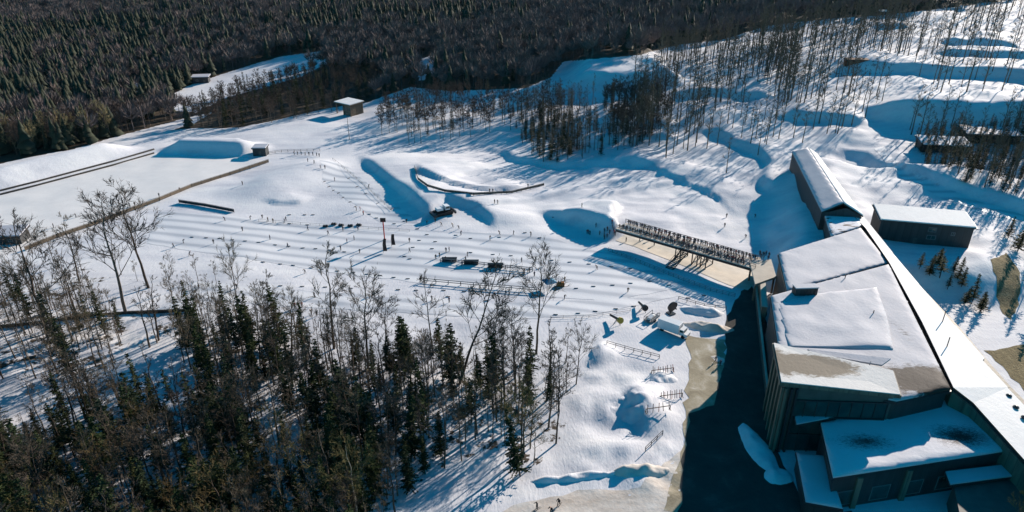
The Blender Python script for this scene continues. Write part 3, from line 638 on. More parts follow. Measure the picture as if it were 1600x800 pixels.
for name, lim in (('bare_tree', 270), ('conifer_tree', 270)):
    L = sorted([t for t in items if t[6] == name], key=lambda t: -t[7])
    for t in L[:lim]:
        tree(t[0], t[1], t[2], t[3], t[4], t[5], name=name)
    rest = L[lim:]
    print(name, len(L), 'rest', len(rest))
    if rest:   # the remainder, smaller in the picture, as one mass
        V = []; Fc = []; k = 0; mi = []
        src = {}
        MI = {'pole': 1, 'slim': 1, 'wide': 1, 'purple': 2, 'tan': 3, 'gold': 4, 'conifer': 5}
        for kd in ('pole', 'purple', 'tan', 'gold', 'wide', 'slim', 'conifer'):
            for j, (tm, cm) in enumerate(PB[kd]):
                for w_, me in enumerate((tm, cm)):
                    vv0 = np.empty(len(me.vertices) * 3, np.float32); me.vertices.foreach_get('co', vv0)
                    me.calc_loop_triangles(); ft = np.empty(len(me.loop_triangles) * 3, np.int32); me.loop_triangles.foreach_get('vertices', ft)
                    src[(kd, j, w_)] = (vv0.reshape(-1, 3), ft.reshape(-1, 3))
        for t in rest:
            j = fg.randrange(len(PB[t[0]])); a = fg.uniform(0, 6.28); sc_ = t[3] / (CH if t[0] == 'conifer' else BH)
            c_, s_ = math.cos(a), math.sin(a); z_ = float(interpZ(t[1], t[2]))
            for w_ in (0, 1):
                v0, f0 = src[(t[0], j, w_)]
                q = np.stack([(v0[:, 0] * c_ - v0[:, 1] * s_) * sc_ + t[1], (v0[:, 0] * s_ + v0[:, 1] * c_) * sc_ + t[2], v0[:, 2] * sc_ + z_], -1)
                V.append(q); Fc.append(f0 + k); k += len(q); mi.append(np.full(len(f0), MI[t[0]] if w_ else 0))
        me = npmesh('small_trees', np.concatenate(V), np.concatenate(Fc), [mBark, mTwig, mTwigPurple, mTwigTan, mTwigGold, mFol], np.concatenate(mi))
        tag(mobj('conifer_stand' if name == 'conifer_tree' else 'bare_tree_stand', me),
            'smaller dark conifers filling the woods on the slope' if name == 'conifer_tree' else 'thin bare trees filling the far slopes above the tracks', 'trees', kind='stuff')

# ---- far forest as mass
def far_conifer(rs, n=6):
    V = []; Fc = []
    T_ = 5
    for i in range(T_):
        z0 = .08 + .17 * i; z1 = z0 + .34 if i < T_ - 1 else 1.0; r = .17 * (1 - i / (T_ + .6))
        k = len(V); a0 = rs.uniform(0, 6)
        V.append((rs.uniform(-.01, .01), rs.uniform(-.01, .01), min(1, z1)))
        for j in range(n):
            rr = r * (rs.uniform(.6, 1.25)); a = a0 + 6.283 * j / n; V.append((rr * math.cos(a), rr * math.sin(a), z0 + rs.uniform(-.05, .04)))
        for j in range(n): Fc.append((k, k + 1 + j, k + 1 + (j + 1) % n))
    return np.array(V), np.array(Fc)
def far_bare(rs, m=110):
    V = []; Fc = []
    def tri(a, b_, c):
        k = len(V); V.extend([a, b_, c]); Fc.append((k, k + 1, k + 2))
    for a in (0, 2.1, 4.2): tri((.012 * math.cos(a), .012 * math.sin(a), 0), (.012 * math.cos(a + 2), .012 * math.sin(a + 2), 0), (0, 0, .8))
    for i in range(m):
        th = rs.uniform(0, 6.283); ph = math.acos(rs.uniform(-.5, 1)); r = rs.uniform(.35, 1) ** .6
        c = np.array((.24 * r * math.sin(ph) * math.cos(th), .24 * r * math.sin(ph) * math.sin(th), .68 + .30 * r * math.cos(ph)))
        o = np.array((0, 0, .42)); d = c - o; d /= np.linalg.norm(d); sd_ = perp(d, rs) * rs.uniform(.008, .016); L = rs.uniform(.10, .2)
        tri(c - d * L - sd_, c - d * L + sd_, c + d * L * .5)
    return np.array(V), np.array(Fc)
rsf = random.Random(99)
FCN = [far_conifer(rsf, 7) for _ in range(8)]; FBR = [far_bare(rsf) for _ in range(8)]
cv, cf, ck = [], [], 0; bv, bf, bk = [], [], 0
nc = nb = 0
y = 285.0
while y < 1250:
    stp = 5.3 + max(0, y - 350) * .0042
    half = .80 * y + 90
    for x in np.arange(-half, half, stp):
        px_, py_ = x + rsf.uniform(-.5, .5) * stp, y + rsf.uniform(-.5, .5) * stp
        h_ = float(interpZ(px_, py_))
        if not woodmask(px_, py_, h_): continue
        u_, v_, s_ = proj(px_, py_, h_)
        if u_ < -60 or u_ > 1660 or v_ < -75: continue
        if 300 < u_ < 600 and inpoly(u_, v_, [(300, 200), (370, 205), (440, 190), (530, 172), (590, 150), (600, 120), (480, 120), (300, 160)]): continue
        if 60 > v_ - 240 > -20 and u_ < 60: pass
        # share of conifers: dark evergreen forest at left, brown hardwoods to the right
        nzv = float(vnoise(px_, py_, 45)) + .6 * float(vnoise(px_, py_, 14))
        pc = .72 - sm(330, 560, u_ + (v_ - 60) * 1.2) * .9
        if v_ < 40: pc = .28
        if u_ > 470 and v_ < 60: pc = .5 * (1 - sm(650, 900, u_)) + .12
        pc = pc + nzv * .9
        if u_ > 560 and v_ > 60: pc = .06 + max(0, nzv) * .5
        if rsf.random() < pc:
            V0, F0 = rsf.choice(FCN); hh = rsf.uniform(7, 17); ww = hh * rsf.uniform(1.0, 1.7); a = rsf.uniform(0, 6.28)
            c_, s2 = math.cos(a), math.sin(a)
            cv.append(np.stack([(V0[:, 0] * c_ - V0[:, 1] * s2) * ww + px_, (V0[:, 0] * s2 + V0[:, 1] * c_) * ww + py_, V0[:, 2] * hh + h_ - .2], -1)); cf.append(F0 + ck); ck += len(V0); nc += 1
        else:
            V0, F0 = rsf.choice(FBR); hh = rsf.uniform(9, 15); ww = hh * rsf.uniform(1.1, 1.6); a = rsf.uniform(0, 6.28)
            c_, s2 = math.cos(a), math.sin(a)
            bv.append(np.stack([(V0[:, 0] * c_ - V0[:, 1] * s2) * ww + px_, (V0[:, 0] * s2 + V0[:, 1] * c_) * ww + py_, V0[:, 2] * hh + h_ - .2], -1)); bf.append(F0 + bk); bk += len(V0); nb += 1
    y += stp * .9
print('far trees', nc, nb)
tag(mobj('evergreen_forest', npmesh('evergreen_forest', np.concatenate(cv), np.concatenate(cf), mFolFar)), 'dense dark evergreen forest stretching to the far left and back', 'forest', kind='stuff')
tag(mobj('hardwood_forest', npmesh('hardwood_forest', np.concatenate(bv), np.concatenate(bf), mFarTwig)), 'brown grey leafless forest covering the far hills', 'forest', kind='stuff')
#HERO
# ------------------------------------------------------------------ hero trees (base and top in the photo)
HERO = [
 (75, 520, 348, 'wide', 'tall leafless tree with open crown, nearest the left edge before the pond', 0),
 (124, 440, 342, 'slim', 'leafless tree with bushy top rising against the pond, second from the left edge', 0),
 (197, 490, 312, 'wide', 'leafless tree with wide twiggy crown overlapping the dark timber wall of the pond', 0),
 (232, 450, 298, 'wide', 'leafless tree whose rounded crown stands highest against the pond', 0),
 (248, 532, 432, 'pole', 'bare leaning trunk standing alone in the snow clearing at the left', .1),
 (375, 492, 382, 'wide', 'forked leafless tree standing before the marker boards left of the middle', 0),
 (430, 520, 430, 'slim', 'small leafless tree just right of the forked one beside the track', 0),
 (522, 545, 396, 'slim', 'tall slender leafless tree in front of the course, left of the middle of the photo', 0),
 (575, 575, 428, 'wide', 'leafless tree with thin fan of branches before the lower ski track', 0),
 (677, 555, 425, 'slim', 'thin straight leafless tree in front of the lower barrier rails', 0),
 (718, 600, 415, 'wide', 'leafless tree leaning to the right with its crown over the barrier rails', .32),
 (772, 600, 455, 'slim', 'dark crooked leafless tree beside the leaning tree', 0),
 (838, 552, 390, 'wide', 'broom shaped leafless tree in front of the right end of the barrier rails', 0),
 (900, 600, 508, 'wide', 'small leafless tree on open snow at the right tip of the foreground wood', 0),
]
for u, v, vt, k, lab, tl in HERO:
    b_ = T(u, v); b_[2] = interpZ(b_[0], b_[1])
    tree(k, b_[0], b_[1], htop(b_, vt), lab, None, name='bare_tree', tilt=(0, tl) if tl else None)
b_ = T(562, 830); tree('birch', b_[0], b_[1], 19, 'pale barked birch with crooked white limbs at the bottom of the photo', None, name='birch_tree', sw=.9)
b_ = T(1552, 905); tree('tan', b_[0], b_[1], htop((b_[0], b_[1], 0), 778), 'yellowish leafless treetop poking up at the bottom right corner of the photo', None, name='bare_tree', z=0, sw=.6)
for i, (u, v, h_) in enumerate([(240, 930, 14), (300, 900, 13), (120, 940, 15), (470, 905, 13), (60, 860, 12), (380, 960, 15), (520, 960, 14)]):
    b_ = T(u, v); tree('tan', b_[0], b_[1], h_, 'olive tan bushy leafless tree along the bottom edge of the photo', 'olive tan trees along the bottom edge', name='bare_tree')
YC = [(1436, 420, 3.6), (1452, 428, 4.2), (1466, 412, 3.4), (1468, 434, 4.4), (1480, 452, 3.0), (1496, 436, 4.6), (1502, 448, 4.0), (1508, 474, 3.6), (1520, 470, 5.4), (1532, 486, 4.0), (1490, 424, 3.2)]
for i, (u, v, h_) in enumerate(YC):
    b_ = T(u, v); tree('conifer', b_[0], b_[1], h_ * 1.45, 'small dense young conifer planted on the snow between the lodge and the tan grass bank', 'young conifers planted behind the lodge', name='conifer_tree', sw=1.5)
for i, (u, v, h_) in enumerate([(1590, 392, 9), (1612, 410, 10), (1575, 372, 7), (1622, 380, 10), (1640, 430, 10), (1605, 450, 8), (1625, 480, 9), (1612, 505, 8), (1655, 500, 9)]):
    b_ = T(u, v); tree('conifer', b_[0], b_[1], h_, 'dark full conifer at the right edge of the photo beside the tan grass bank', 'dark conifers at the right edge beside the grass bank', name='conifer_tree', sw=1.3)

# ------------------------------------------------------------------ lodge complex
def W(*p): return [tuple(at(u, v, z)) for u, v, z in p]
def inset(P, d):
    c = np.mean(np.array(P), 0); out = []
    for p in P:
        p = np.array(p); k = c - p; k[2] = 0; L = np.linalg.norm(k); out.append(tuple(p + k / L * d))
    return out
def low(P, d): return [(p[0], p[1], p[2] - d) for p in P]
O0 = (75, 150, 0)
lodge = empty('lodge', O0, 0, 'long dark lodge of joined blocks under snowy roofs, lower right of the photo', 'building')
def drift(o, amp=.28, step=1.1):
    me = o.data; bm = bmesh.new(); bm.from_mesh(me); xs = [v.co.x for v in bm.verts]; ys = [v.co.y for v in bm.verts]
    for no, lo, hi, a in (((1, 0, 0), min(xs), max(xs), 0), ((0, 1, 0), min(ys), max(ys), 1)):
        t = lo + step
        while t < hi - .3:
            bmesh.ops.bisect_plane(bm, geom=bm.verts[:] + bm.edges[:] + bm.faces[:], plane_co=(t if a == 0 else 0, t if a else 0, 0), plane_no=no, dist=1e-4); t += step
    bm.normal_update(); top = set()
    for f in bm.faces:
        if f.normal.z > .6:
            for v in f.verts: top.add(v)
    for v in top:
        edge = any(abs(f.normal.z) < .5 for f in v.link_faces); k = -.16 if edge else 0
        v.co.z += amp * float(vnoise(v.co.x, v.co.y, 7) + .5 * vnoise(v.co.x + 31, v.co.y, 2.8)) * (.3 if edge else 1) + k + (0 if edge else .04)
    for f in bm.faces: f.smooth = f.normal.z > .6
    bm.to_mesh(me); bm.free()
def block(P, zb, snow=mRoofSnow, thick=.45, fascia=.5, ov=.7, wall=mWall, snowin=.25, label=None):
    P = [np.array(p) for p in P]
    m = MB(O0); m.slab(low(P, .05), fascia); r = m.build('roof', mTrim, lodge)
    if label: r['label'] = label
    m = MB(O0); top = inset(P, snowin); m.slab([(p[0], p[1], p[2] + thick - .0) for p in top], thick + .02); sn = m.build('snow_cover', snow, r); drift(sn, .34 if thick > .4 else .18)
    m = MB(O0); m.ring(low(inset(P, ov), fascia + .1), zb); w_ = m.build('wall', wall, lodge)
    return r, sn, w_
def facade_windows(a, b_, z0, z1, n, w, out=.06, mat=mGlass, frame=mFrame):
    """windows on the wall line a->b"""
    a = np.array(a[:2]); b_ = np.array(b_[:2]); d = b_ - a; L = np.linalg.norm(d); d /= L; rz = math.atan2(d[1], d[0]); nrm = np.array((d[1], -d[0]))
    for i in range(n):
        c = a + d * L * (i + .5) / n + nrm * out; zc = (z0 + z1) / 2
        f = MB(O0); hw = w / 2
        for (dx, dz, sx, sz) in ((0, (z1 - z0) / 2, w + .16, .12), (0, -(z1 - z0) / 2, w + .16, .12), (-hw, 0, .12, z1 - z0 - .13), (hw, 0, .12, z1 - z0 - .13)):
            q = c + d * dx; f.box((q[0], q[1], zc + dz), (sx, .1, sz), rz)
        wi = f.build('window', frame, lodge)
        g_ = MB(O0); g_.box((c[0] - nrm[0] * .03, c[1] - nrm[1] * .03, zc), (w - .14, .05, z1 - z0 - .14), rz); g_.build('pane', mat, wi)
# main roof D (flat), with pitched snow
def cen(*L):
    out = []
    for u, v, z, rx, ry, a in L: p = at(u, v, z); out.append((p[0], p[1], rx, ry, a))
    return out
mD = patchmat('flat_roof_snow', (.54, .53, .565), (.05, .038, .032), cen((1448, 598, 12.4, 13, 6.5, .9), (1250, 472, 13.3, 8, 1.6, .5), (1410, 520, 12.4, 3, 9, .3)))
mH = patchmat('lower_roof_snow', (.70, .69, .72), (.04, .03, .028), cen((1352, 692, 7.6, 10, 4.4, .44), (1500, 684, 7.6, 9.5, 5.8, .5)), scale=1.7, rough=.9)
mF = patchmat('canopy_snow', (.72, .69, .66), (.19, .155, .115), cen((1262, 572, 15.3, 11.5, 4.2, 1.05), (1216, 566, 15.8, 3.0, 6, .9)), thr=.6)
D = W((1203, 463, 12.8), (1388, 414, 12.4), (1487, 611, 12.4), (1402, 629, 12.4), (1222, 592, 12.8))
block(D, -.3, mD, label='large flat snow covered roof with bare dark patches')
# back roof C
C_ = W((1215, 397, 11.5), (1345, 357, 11.5), (1389, 412, 11.3), (1229, 456, 11.3))
block(C_, -.3, mRoofSnow, label='snow covered square roof behind the flat one')
# raised snow crust on D (drift along the upper edge) and the low second level
m = MB(O0); P = W((1214, 474, 13.3), (1262, 460, 13.4), (1300, 455, 13.4), (1370, 448, 13.3), (1388, 500, 13.3), (1396, 544, 13.3), (1232, 540, 13.4))
m.slab(P, .55); dr = m.build('snow_drift', mRoofSnow, lodge); drift(dr, .5)
# connecting low roof B
B_ = W((1286, 334, 10.6), (1318, 324, 11.0), (1348, 352, 11), (1342, 357, 11), (1298, 371, 10.6))
block(B_, -.3, mRoofPatch, fascia=.4)
# wing A, gabled
WL0, WR0 = np.array(at(1237, 237, 12.2)), np.array(at(1276, 240, 12.2))
WL1, WR1 = np.array(at(1284, 332, 12.2)), np.array(at(1349, 338, 12.2))
RG0, RG1 = np.array(at(1262, 231, 14.4)), np.array(at(1318, 318, 14.4))
for quad, mt in (((WL0, WL1, RG1, RG0), mRoofSnow), ((RG0, RG1, WR1, WR0), mRoofBright)):  # sun-side slope painted brighter, the other greyer, to imitate light and shade
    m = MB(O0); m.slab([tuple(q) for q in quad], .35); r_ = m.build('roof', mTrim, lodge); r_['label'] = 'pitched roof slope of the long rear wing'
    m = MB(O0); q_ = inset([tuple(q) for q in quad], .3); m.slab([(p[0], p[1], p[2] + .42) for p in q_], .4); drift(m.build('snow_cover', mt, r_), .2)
m = MB(O0); q_ = inset([tuple(WL0), tuple(WL1), tuple(WR1), tuple(WR0)], .8); m.ring([(p[0], p[1], p[2] - .5) for p in q_], -1)
for (a, b_, c) in ((0, 3, RG0), (1, 2, RG1)):
    A_, B2 = q_[a], q_[b_]; c2 = (c[0] * .97 + (A_[0] + B2[0]) / 2 * .03, (A_[1] + B2[1]) / 2, c[2] - .5)
    m.add([(A_[0], A_[1], A_[2] - .5), (B2[0], B2[1], B2[2] - .5), c2], [(0, 1, 2)])
m.build('wall', mWall, lodge)
facade_windows(q_[0], q_[1], 5.5, 7.2, 12, 1.6, -.08)
# long east roof strip G
gl = [(1326, 330, 11.2), (1352, 358, 11.0), (1389, 412, 12.0), (1440, 505, 12.0), (1489, 608, 12.0), (1520, 632, 10.8), (1602, 724, 9.4), (1700, 860, 9.0)]
gr = [(1352, 341, 10.6), (1398, 400, 9.8), (1441, 450, 10.6), (1500, 512, 10.2), (1540, 560, 9.8), (1580, 605, 9.3), (1665, 690, 8.2), (1790, 830, 8)]
GL = [at(*p) for p in gl]; GR = [at(*p) for p in gr]
m = MB(O0); w_ = MB(O0)
for i in range(len(gl) - 1):
    m.slab([tuple(GL[i]), tuple(GL[i + 1]), tuple(GR[i + 1]), tuple(GR[i])], .4)
r_ = m.build('roof', mTrim, lodge); r_['label'] = 'long bright sloping roof strip along the far side'
m = MB(O0)
for i in range(len(gl) - 1):
    a, b_, c, d = [np.array(q) for q in (GL[i], GL[i + 1], GR[i + 1], GR[i])]
    e = .12; d2 = d + (a - d) * e; c2 = c + (b_ - c) * e * (.4 + .9 * ((i * 7) % 3) / 2)
    up = np.array((0, 0, .38)); m.add([a + up, b_ + up, c2 + up, d2 + up, d2 - up * .2, c2 - up * .2], [(0, 1, 2, 3), (3, 2, 5, 4)])
m.build('snow_cover', mRoofBright, r_)  # brighter snow colour adds to the sunlight on this slope
m = MB(O0)
for i in range(len(gl) - 1):
    a, b_, c, d = [np.array(q) for q in (GL[i], GL[i + 1], GR[i + 1], GR[i])]; up = np.array((0, 0, .015))
    m.add([a + up, b_ + up, c + up, d + up], [(0, 1, 2, 3)])
m.build('shingles', mWallTan, r_)
m = MB(O0)
for i in range(len(gl) - 1):
    a, b_ = np.array(GR[i]) * 1, np.array(GR[i + 1]) * 1; k = np.array((-.8, 0, -.5)); a += k; b_ += k
    m.add([a, b_, (b_[0], b_[1], -.5), (a[0], a[1], -.5)], [(0, 1, 2, 3)])
    c, d = np.array(GL[i]) + np.array((0, 0, -.5)), np.array(GL[i + 1]) + np.array((0, 0, -.5))
    m.add([c, d, (d[0], d[1], -.5), (c[0], c[1], -.5)], [(0, 1, 2, 3)])
m.build('wall', mWallTan, lodge)
# vents on the strip
for u, v in ((1575, 622), (1586, 640), (1599, 656)):
    p = at(u, v, 9.4); m = MB(O0); m.tube([(p[0], p[1], 8), (p[0], p[1], 9.9)], .28, 8); vt = m.build('vent_pipe', mTrim, lodge)
    m = MB(O0); m.tube([(p[0], p[1], 9.9), (p[0], p[1], 10.1), (p[0], p[1], 10.3)], [.55, .5, .1], 8); m.build('cap', mTrim, vt)
# rooftop unit
p = at(1256, 461, 13); m = MB(O0); m.box((p[0], p[1], 14.2), (5.2, 1.8, 2.0), R(4)); u_ = m.build('rooftop_unit', mWall, lodge)
m = MB(O0); m.box((p[0], p[1], 15.33), (5.4, 2.0, .24), R(4)); m.build('snow_cap', mRoofSnow, u_)
m = MB(O0)
for k in range(6): m.box((p[0] - 2.1 + k * .84, p[1] - .98, 14.1), (.5, .06, 1.4), R(4))
m.build('grille', mTrim, u_)
for (u, v, a) in ((1320, 436, .7), (1364, 492, .8), (1358, 573, .9), (1482, 534, .9), (1476, 492, .6)):
    p = at(u, v, 13); m = MB(O0); m.tube([(p[0], p[1], 11), (p[0], p[1], 14.2)], .1, 6); m.build('vent_pipe', mTrim, lodge)
# tilted canopy F
Fp = W((1207, 536, 16.0), (1397, 580, 14.4), (1409, 618, 13.9), (1219, 598, 15.8))
m = MB(O0); m.slab(Fp, .7); r_ = m.build('canopy_roof', mWallTan, lodge); r_['label'] = 'tilted tan canopy roof partly covered with snow'
m = MB(O0); q_ = inset(Fp, .25); m.slab([(p[0], p[1], p[2] + .2) for p in q_], .19); sn = m.build('snow_cover', mF, r_)
# raised lip fold behind it
m = MB(O0); m.slab(W((1262, 545, 14.8), (1392, 560, 14.3), (1378, 570, 14.0), (1270, 552, 14.6)), .35); m.build('roof_fold', mRoofSnow, lodge)
# front hall under the canopy
Q = inset(Fp, 1.2); m = MB(O0); m.ring([(p[0], p[1], p[2] - .75) for p in Q], -.3); m.build('wall', mWallGrey, lodge)
a, b_ = np.array(Q[3]), np.array(Q[2]); d = (b_ - a); d[2] = 0; L = np.linalg.norm(d); d /= L; nrm = np.array((d[1], -d[0], 0))
m = MB(O0)
for (z0, z1) in ((.3, 3.8), (4.3, 7.8), (8.3, 11.6)):
    c0 = a + d * 2.2 + nrm * .12; c1 = a + d * (L - .6) + nrm * .12
    m.add([(c0[0], c0[1], z0), (c1[0], c1[1], z0), (c1[0], c1[1], z1), (c0[0], c0[1], z1)], [(0, 1, 2, 3)])
gz = m.build('glass_front', mGlass, lodge)
m = MB(O0)
for i in range(9):
    c = a + d * (2.2 + (L - 2.8) * i / 8) + nrm * .2; m.bar((c[0], c[1], 0), (c[0], c[1], 12.0), .14)
for z in (4.05, 8.05, 11.8):
    c0 = a + d * 2.2 + nrm * .22; c1 = a + d * (L - .6) + nrm * .22; m.bar((c0[0], c0[1], z), (c1[0], c1[1], z), .2, .3)
m.build('mullions', mTrim, gz)
for (u, v) in ((1213, 712), (1232, 716)):
    p = at(u, v, 0); 
for k in range(5):
    q0 = np.array(Q[3]) + (np.array(Q[0]) - np.array(Q[3])) * (k / 4.) + np.array((-.35, -.1, 0)); m = MB(O0); m.bar((q0[0], q0[1], -.2), (q0[0], q0[1], 14.6), .45, .45); m.build('column', mWallTan, lodge)
for k in range(3):
    q0 = a + d * (.2 + k * 1.0) + nrm * .5; m = MB(O0); m.bar((q0[0], q0[1], -.2), (q0[0], q0[1], 14.6), .4, .4); m.build('column', mWallTan if k == 0 else mTrim, lodge)
# entrance canopy strip I
Ip = W((1241, 652, 8.0), (1360, 629, 8.0), (1363, 641, 8.0), (1244, 664, 8.0)); m = MB(O0); m.slab(Ip, .4); r_ = m.build('eave_strip', mTrim, lodge); m = MB(O0); m.slab([(p[0], p[1], p[2] + .22) for p in inset(Ip, .1)], .21); m.build('snow_cover', mRoofSnow, r_)
# lower roof H
Hp = W((1280, 662, 7.4), (1513, 620, 7.6), (1573, 706, 7.6), (1300, 748, 7.4))
block(Hp, -.3, mH, label='lower snow roof with wind scoured dark patch')
# side roof J and strip K
Jp = W((1243, 706, 3.6), (1290, 712, 4.0), (1318, 797, 3.9), (1258, 786, 3.5)); block(Jp, -.3, mRoofSnow, thick=.3, label='small low snow roof at the foot of the front hall')
Kp = W((1476, 738, 5.2), (1596, 724, 5.2), (1604, 742, 5.2), (1484, 758, 5.2)); m = MB(O0); m.slab(Kp, .4); r_ = m.build('eave_strip', mTrim, lodge); m = MB(O0); m.slab([(p[0], p[1], p[2] + .25) for p in inset(Kp, .1)], .24); m.build('snow_cover', mRoofSnow, r_)
Lp = W((1490, 757, 4.4), (1620, 735, 4.4), (1760, 900, 4.4), (1520, 900, 4.4)); m = MB(O0); m.ring(Lp, -.3); m.build('wall', mWallGrey, lodge)
a_, b2 = np.array(Hp[3]), np.array(Hp[2])
for t in (.16, .44):
    c = a_ + (b2 - a_) * t + np.array((0, -.1, 0)); m = MB(O0); m.bar((c[0], c[1], -.2), (c[0], c[1], 6.8), .9, .5); m.build('column', mWallTan, lodge)
Qh = inset(Hp, .7); facade_windows(Qh[3], Qh[2], .8, 3.8, 5, 3.4, .08)
# west wall windows of C and D
Qd = inset(D, .7); facade_windows(Qd[0], Qd[4], 2, 4, 5, 2, -.09); facade_windows(Qd[0], Qd[4], 7, 9, 5, 2, -.09)
# low terrace wall in front with thin lit top
def wall_thing(name, pts, h_, th, mat, label, cat='wall', cap=None):
    o0 = pts[0]; m = MB((o0[0], o0[1], 0))
    for a, b_ in zip(pts[:-1], pts[1:]):
        za = a[2] if len(a) > 2 else 0; m.bar((a[0], a[1], za + h_ / 2 - .1), (b_[0], b_[1], (b_[2] if len(b_) > 2 else 0) + h_ / 2 - .1), th, h_ + .2)
    e = empty(name, (o0[0], o0[1], 0), 0, label, cat); m.build('panel', mat, e)
    if cap:
        m = MB((o0[0], o0[1], 0))
        for a, b_ in zip(pts[:-1], pts[1:]): m.bar((a[0], a[1], (a[2] if len(a) > 2 else 0) + h_ + .12), (b_[0], b_[1], (b_[2] if len(b_) > 2 else 0) + h_ + .12), th + .12, .14)
        m.build('cap', cap, e)
    return e
wall_thing('retaining_wall', [at(1179, 452, 0), at(1186, 520, 0), at(1199, 640, 0)], 2.2, .35, mWallGrey, 'long thin retaining wall with pale top between the dark road and the lodge', cap=mApron)
e = wall_thing('abutment_wall', [at(1180, 425, 0), at(1188, 470, 0), at(1190, 505, 0)], 4.6, 1.3, mWallTan, 'thick tan wall carrying the right end of the footbridge', cap=mApron)
m = MB((0, 0, 0)); Pd = W((1172, 410, 5.2), (1205, 405, 5.2), (1213, 432, 5.2), (1180, 444, 5.2)); c_ = Pd[0]
e = empty('landing_platform', (c_[0], c_[1], 0), 0, 'sunlit tan landing platform where the footbridge meets the lodge', 'platform')
m = MB((c_[0], c_[1], 0)); m.slab(Pd, .6); m.build('deck', mApron, e)
for q in inset(Pd, .6): m = MB((c_[0], c_[1], 0)); m.bar((q[0], q[1], -.2), (q[0], q[1], 4.6), .4); m.build('post', mTimber, e)

# ------------------------------------------------------------------ dark house
hb = at(1367, 352, 0); h0 = np.array(T(1370, 372)); h1 = np.array(T(1490, 386))
d = h1 - h0; d[2] = 0; L = 25.; d /= np.linalg.norm(d); nn = np.array((-d[1], d[0], 0)); zg = min(h0[2], h1[2]) - .2; hh = 6.4
def small_house(name, label, o, d, L, Dp, hh, eave, rise, wallm, wins=(), roofm=mRoofSnow, door=None):
    nn = np.array((-d[1], d[0], 0)); rz = math.atan2(d[1], d[0]); o = np.array(o, float)
    e = empty(name, tuple(o), rz, label, 'building')
    m = MB(); m.box((L / 2, Dp / 2, hh / 2 - .3), (L, Dp, hh + .6)); m.build('wall', wallm, e)
    m = MB(); E_ = eave
    P = [(-E_, -E_, hh - .0), (L + E_, -E_, hh), (L + E_, Dp + E_, hh + rise), (-E_, Dp + E_, hh + rise)]
    m.slab([(p[0], p[1], p[2] + .25) for p in P], .3); r_ = m.build('roof', mTrim, e)
    m = MB(); m.slab([(p[0] * .99 + .1, p[1], p[2] + .62) for p in inset(P, .2)], .36); s_ = m.build('snow_cover', roofm, r_)
    md = s_.modifiers.new('b', 'BEVEL'); md.width = .15; md.segments = 2
    for (x, z, w_, h_) in wins:
        m = MB()
        for (dx, dz, sx, sz) in ((0, h_ / 2, w_ + .2, .14), (0, -h_ / 2, w_ + .2, .14), (-w_ / 2, 0, .14, h_), (w_ / 2, 0, .14, h_), (0, 0, .1, h_ - .16)): m.box((x + dx, -.05, z + dz), (sx, .12, sz))
        w__ = m.build('window', mFrame, e); m = MB(); m.box((x, -.02, z), (w_ - .15, .05, h_ - .15)); m.build('pane', mGlass, w__)
    if door:
        m = MB(); m.box((door, -.04, 1.0), (1.0, .1, 2.1)); m.build('door', mWallGrey, e)
    return e
small_house('house', 'black two storey house with a flat snow covered roof behind the lodge', (h0[0], h0[1], zg), d, 24.5, 9.5, 6.6, .7, .8, mWall,
            [(14.2, 2.6, 2.3, 1.2), (14.0, 5.0, 2.0, 1.3), (19.6, 4.2, .9, .9)], mRoofBright, 10.2)
# pavilion in the wood
pv = np.array(T(527, 177)); e = empty('pavilion', tuple(pv), R(-38), 'open timber pavilion with a square snow covered roof at the edge of the wood', 'building')
m = MB(); m.slab([(-1, -1, 6.0), (12, -1, 6.0), (12, 9, 6.4), (-1, 9, 6.4)], .35); r_ = m.build('roof', mTimber, e)
m = MB(); m.slab([(-.7, -.7, 6.32), (11.7, -.7, 6.32), (11.7, 8.7, 6.7), (-.7, 8.7, 6.7)], .3); m.build('snow_cover', mRoofBright, r_)
for x in (0, 5.5, 11):
    for y_ in (0, 8): m = MB(); m.box((x, y_, 2.7), (.4, .4, 6.0)); m.build('post', mTimber, e)
m = MB(); m.box((8.2, 4, 2.6), (5.4, 7.4, 5.8)); m.build('wall', mTimber, e)
for k in range(3): m = MB(); m.box((6.4 + k * 1.7, .22, 3.4), (1.1, .12, 1.5)); m.build('window', mGlass, e)
pv = np.array(T(301, 131)); small_house('hut', 'small dark hut with snowy roof at the edge of the far clearing', pv, np.array((1, .15, 0)) / 1.011, 9.5, 5, 3.6, .8, .6, mWall, [(3, 1.9, 1.2, 1)], mRoofSnow, 7)
pv = np.array(T(-22, 384)); small_house('cabin', 'low dark cabin cut by the left edge of the photo beside the frozen pond', pv, np.array((1, .12, 0)) / 1.007, 10.5, 5.5, 2.6, .6, 1.0, mWall, [(7.5, 1.4, 1.2, .9)], mRoofSnow, 9.4)
pv = np.array(T(396, 244)); small_house('shed', 'small dark shed at the end berm of the frozen pond', pv, np.array((1, 0, 0)), 5.5, 4, 3.2, .4, .5, mWall, [], mRoofSnow, 3)
for (u, v, L, Dp, hh, nm, lb) in ((1440, 238, 17, 8, 3.6, 'cabin', 'dark long cabin with snowy roof in the hollow at the right edge woods'), (1508, 222, 20, 8, 3.8, 'cabin', 'dark cabin with wide snowy roof behind the trees at the upper right')):
    pv = np.array(T(u, v)); small_house(nm, lb, (pv[0], pv[1], pv[2] - .6), np.array((1, -.18, 0)) / 1.016, L, Dp, hh, .8, 1.2, mWall, [(4, 1.8, 1.2, 1.0), (9, 1.8, 1.2, 1.0)], mRoofPatch, 12)
pv = np.array(T(1374, 24)); small_house('hut', 'tiny hut with a snowy roof on the skyline of the ski hill', pv, np.array((1, 0, 0)), 6, 4, 2.4, .5, .6, mWall, [], mRoofBright, 3)
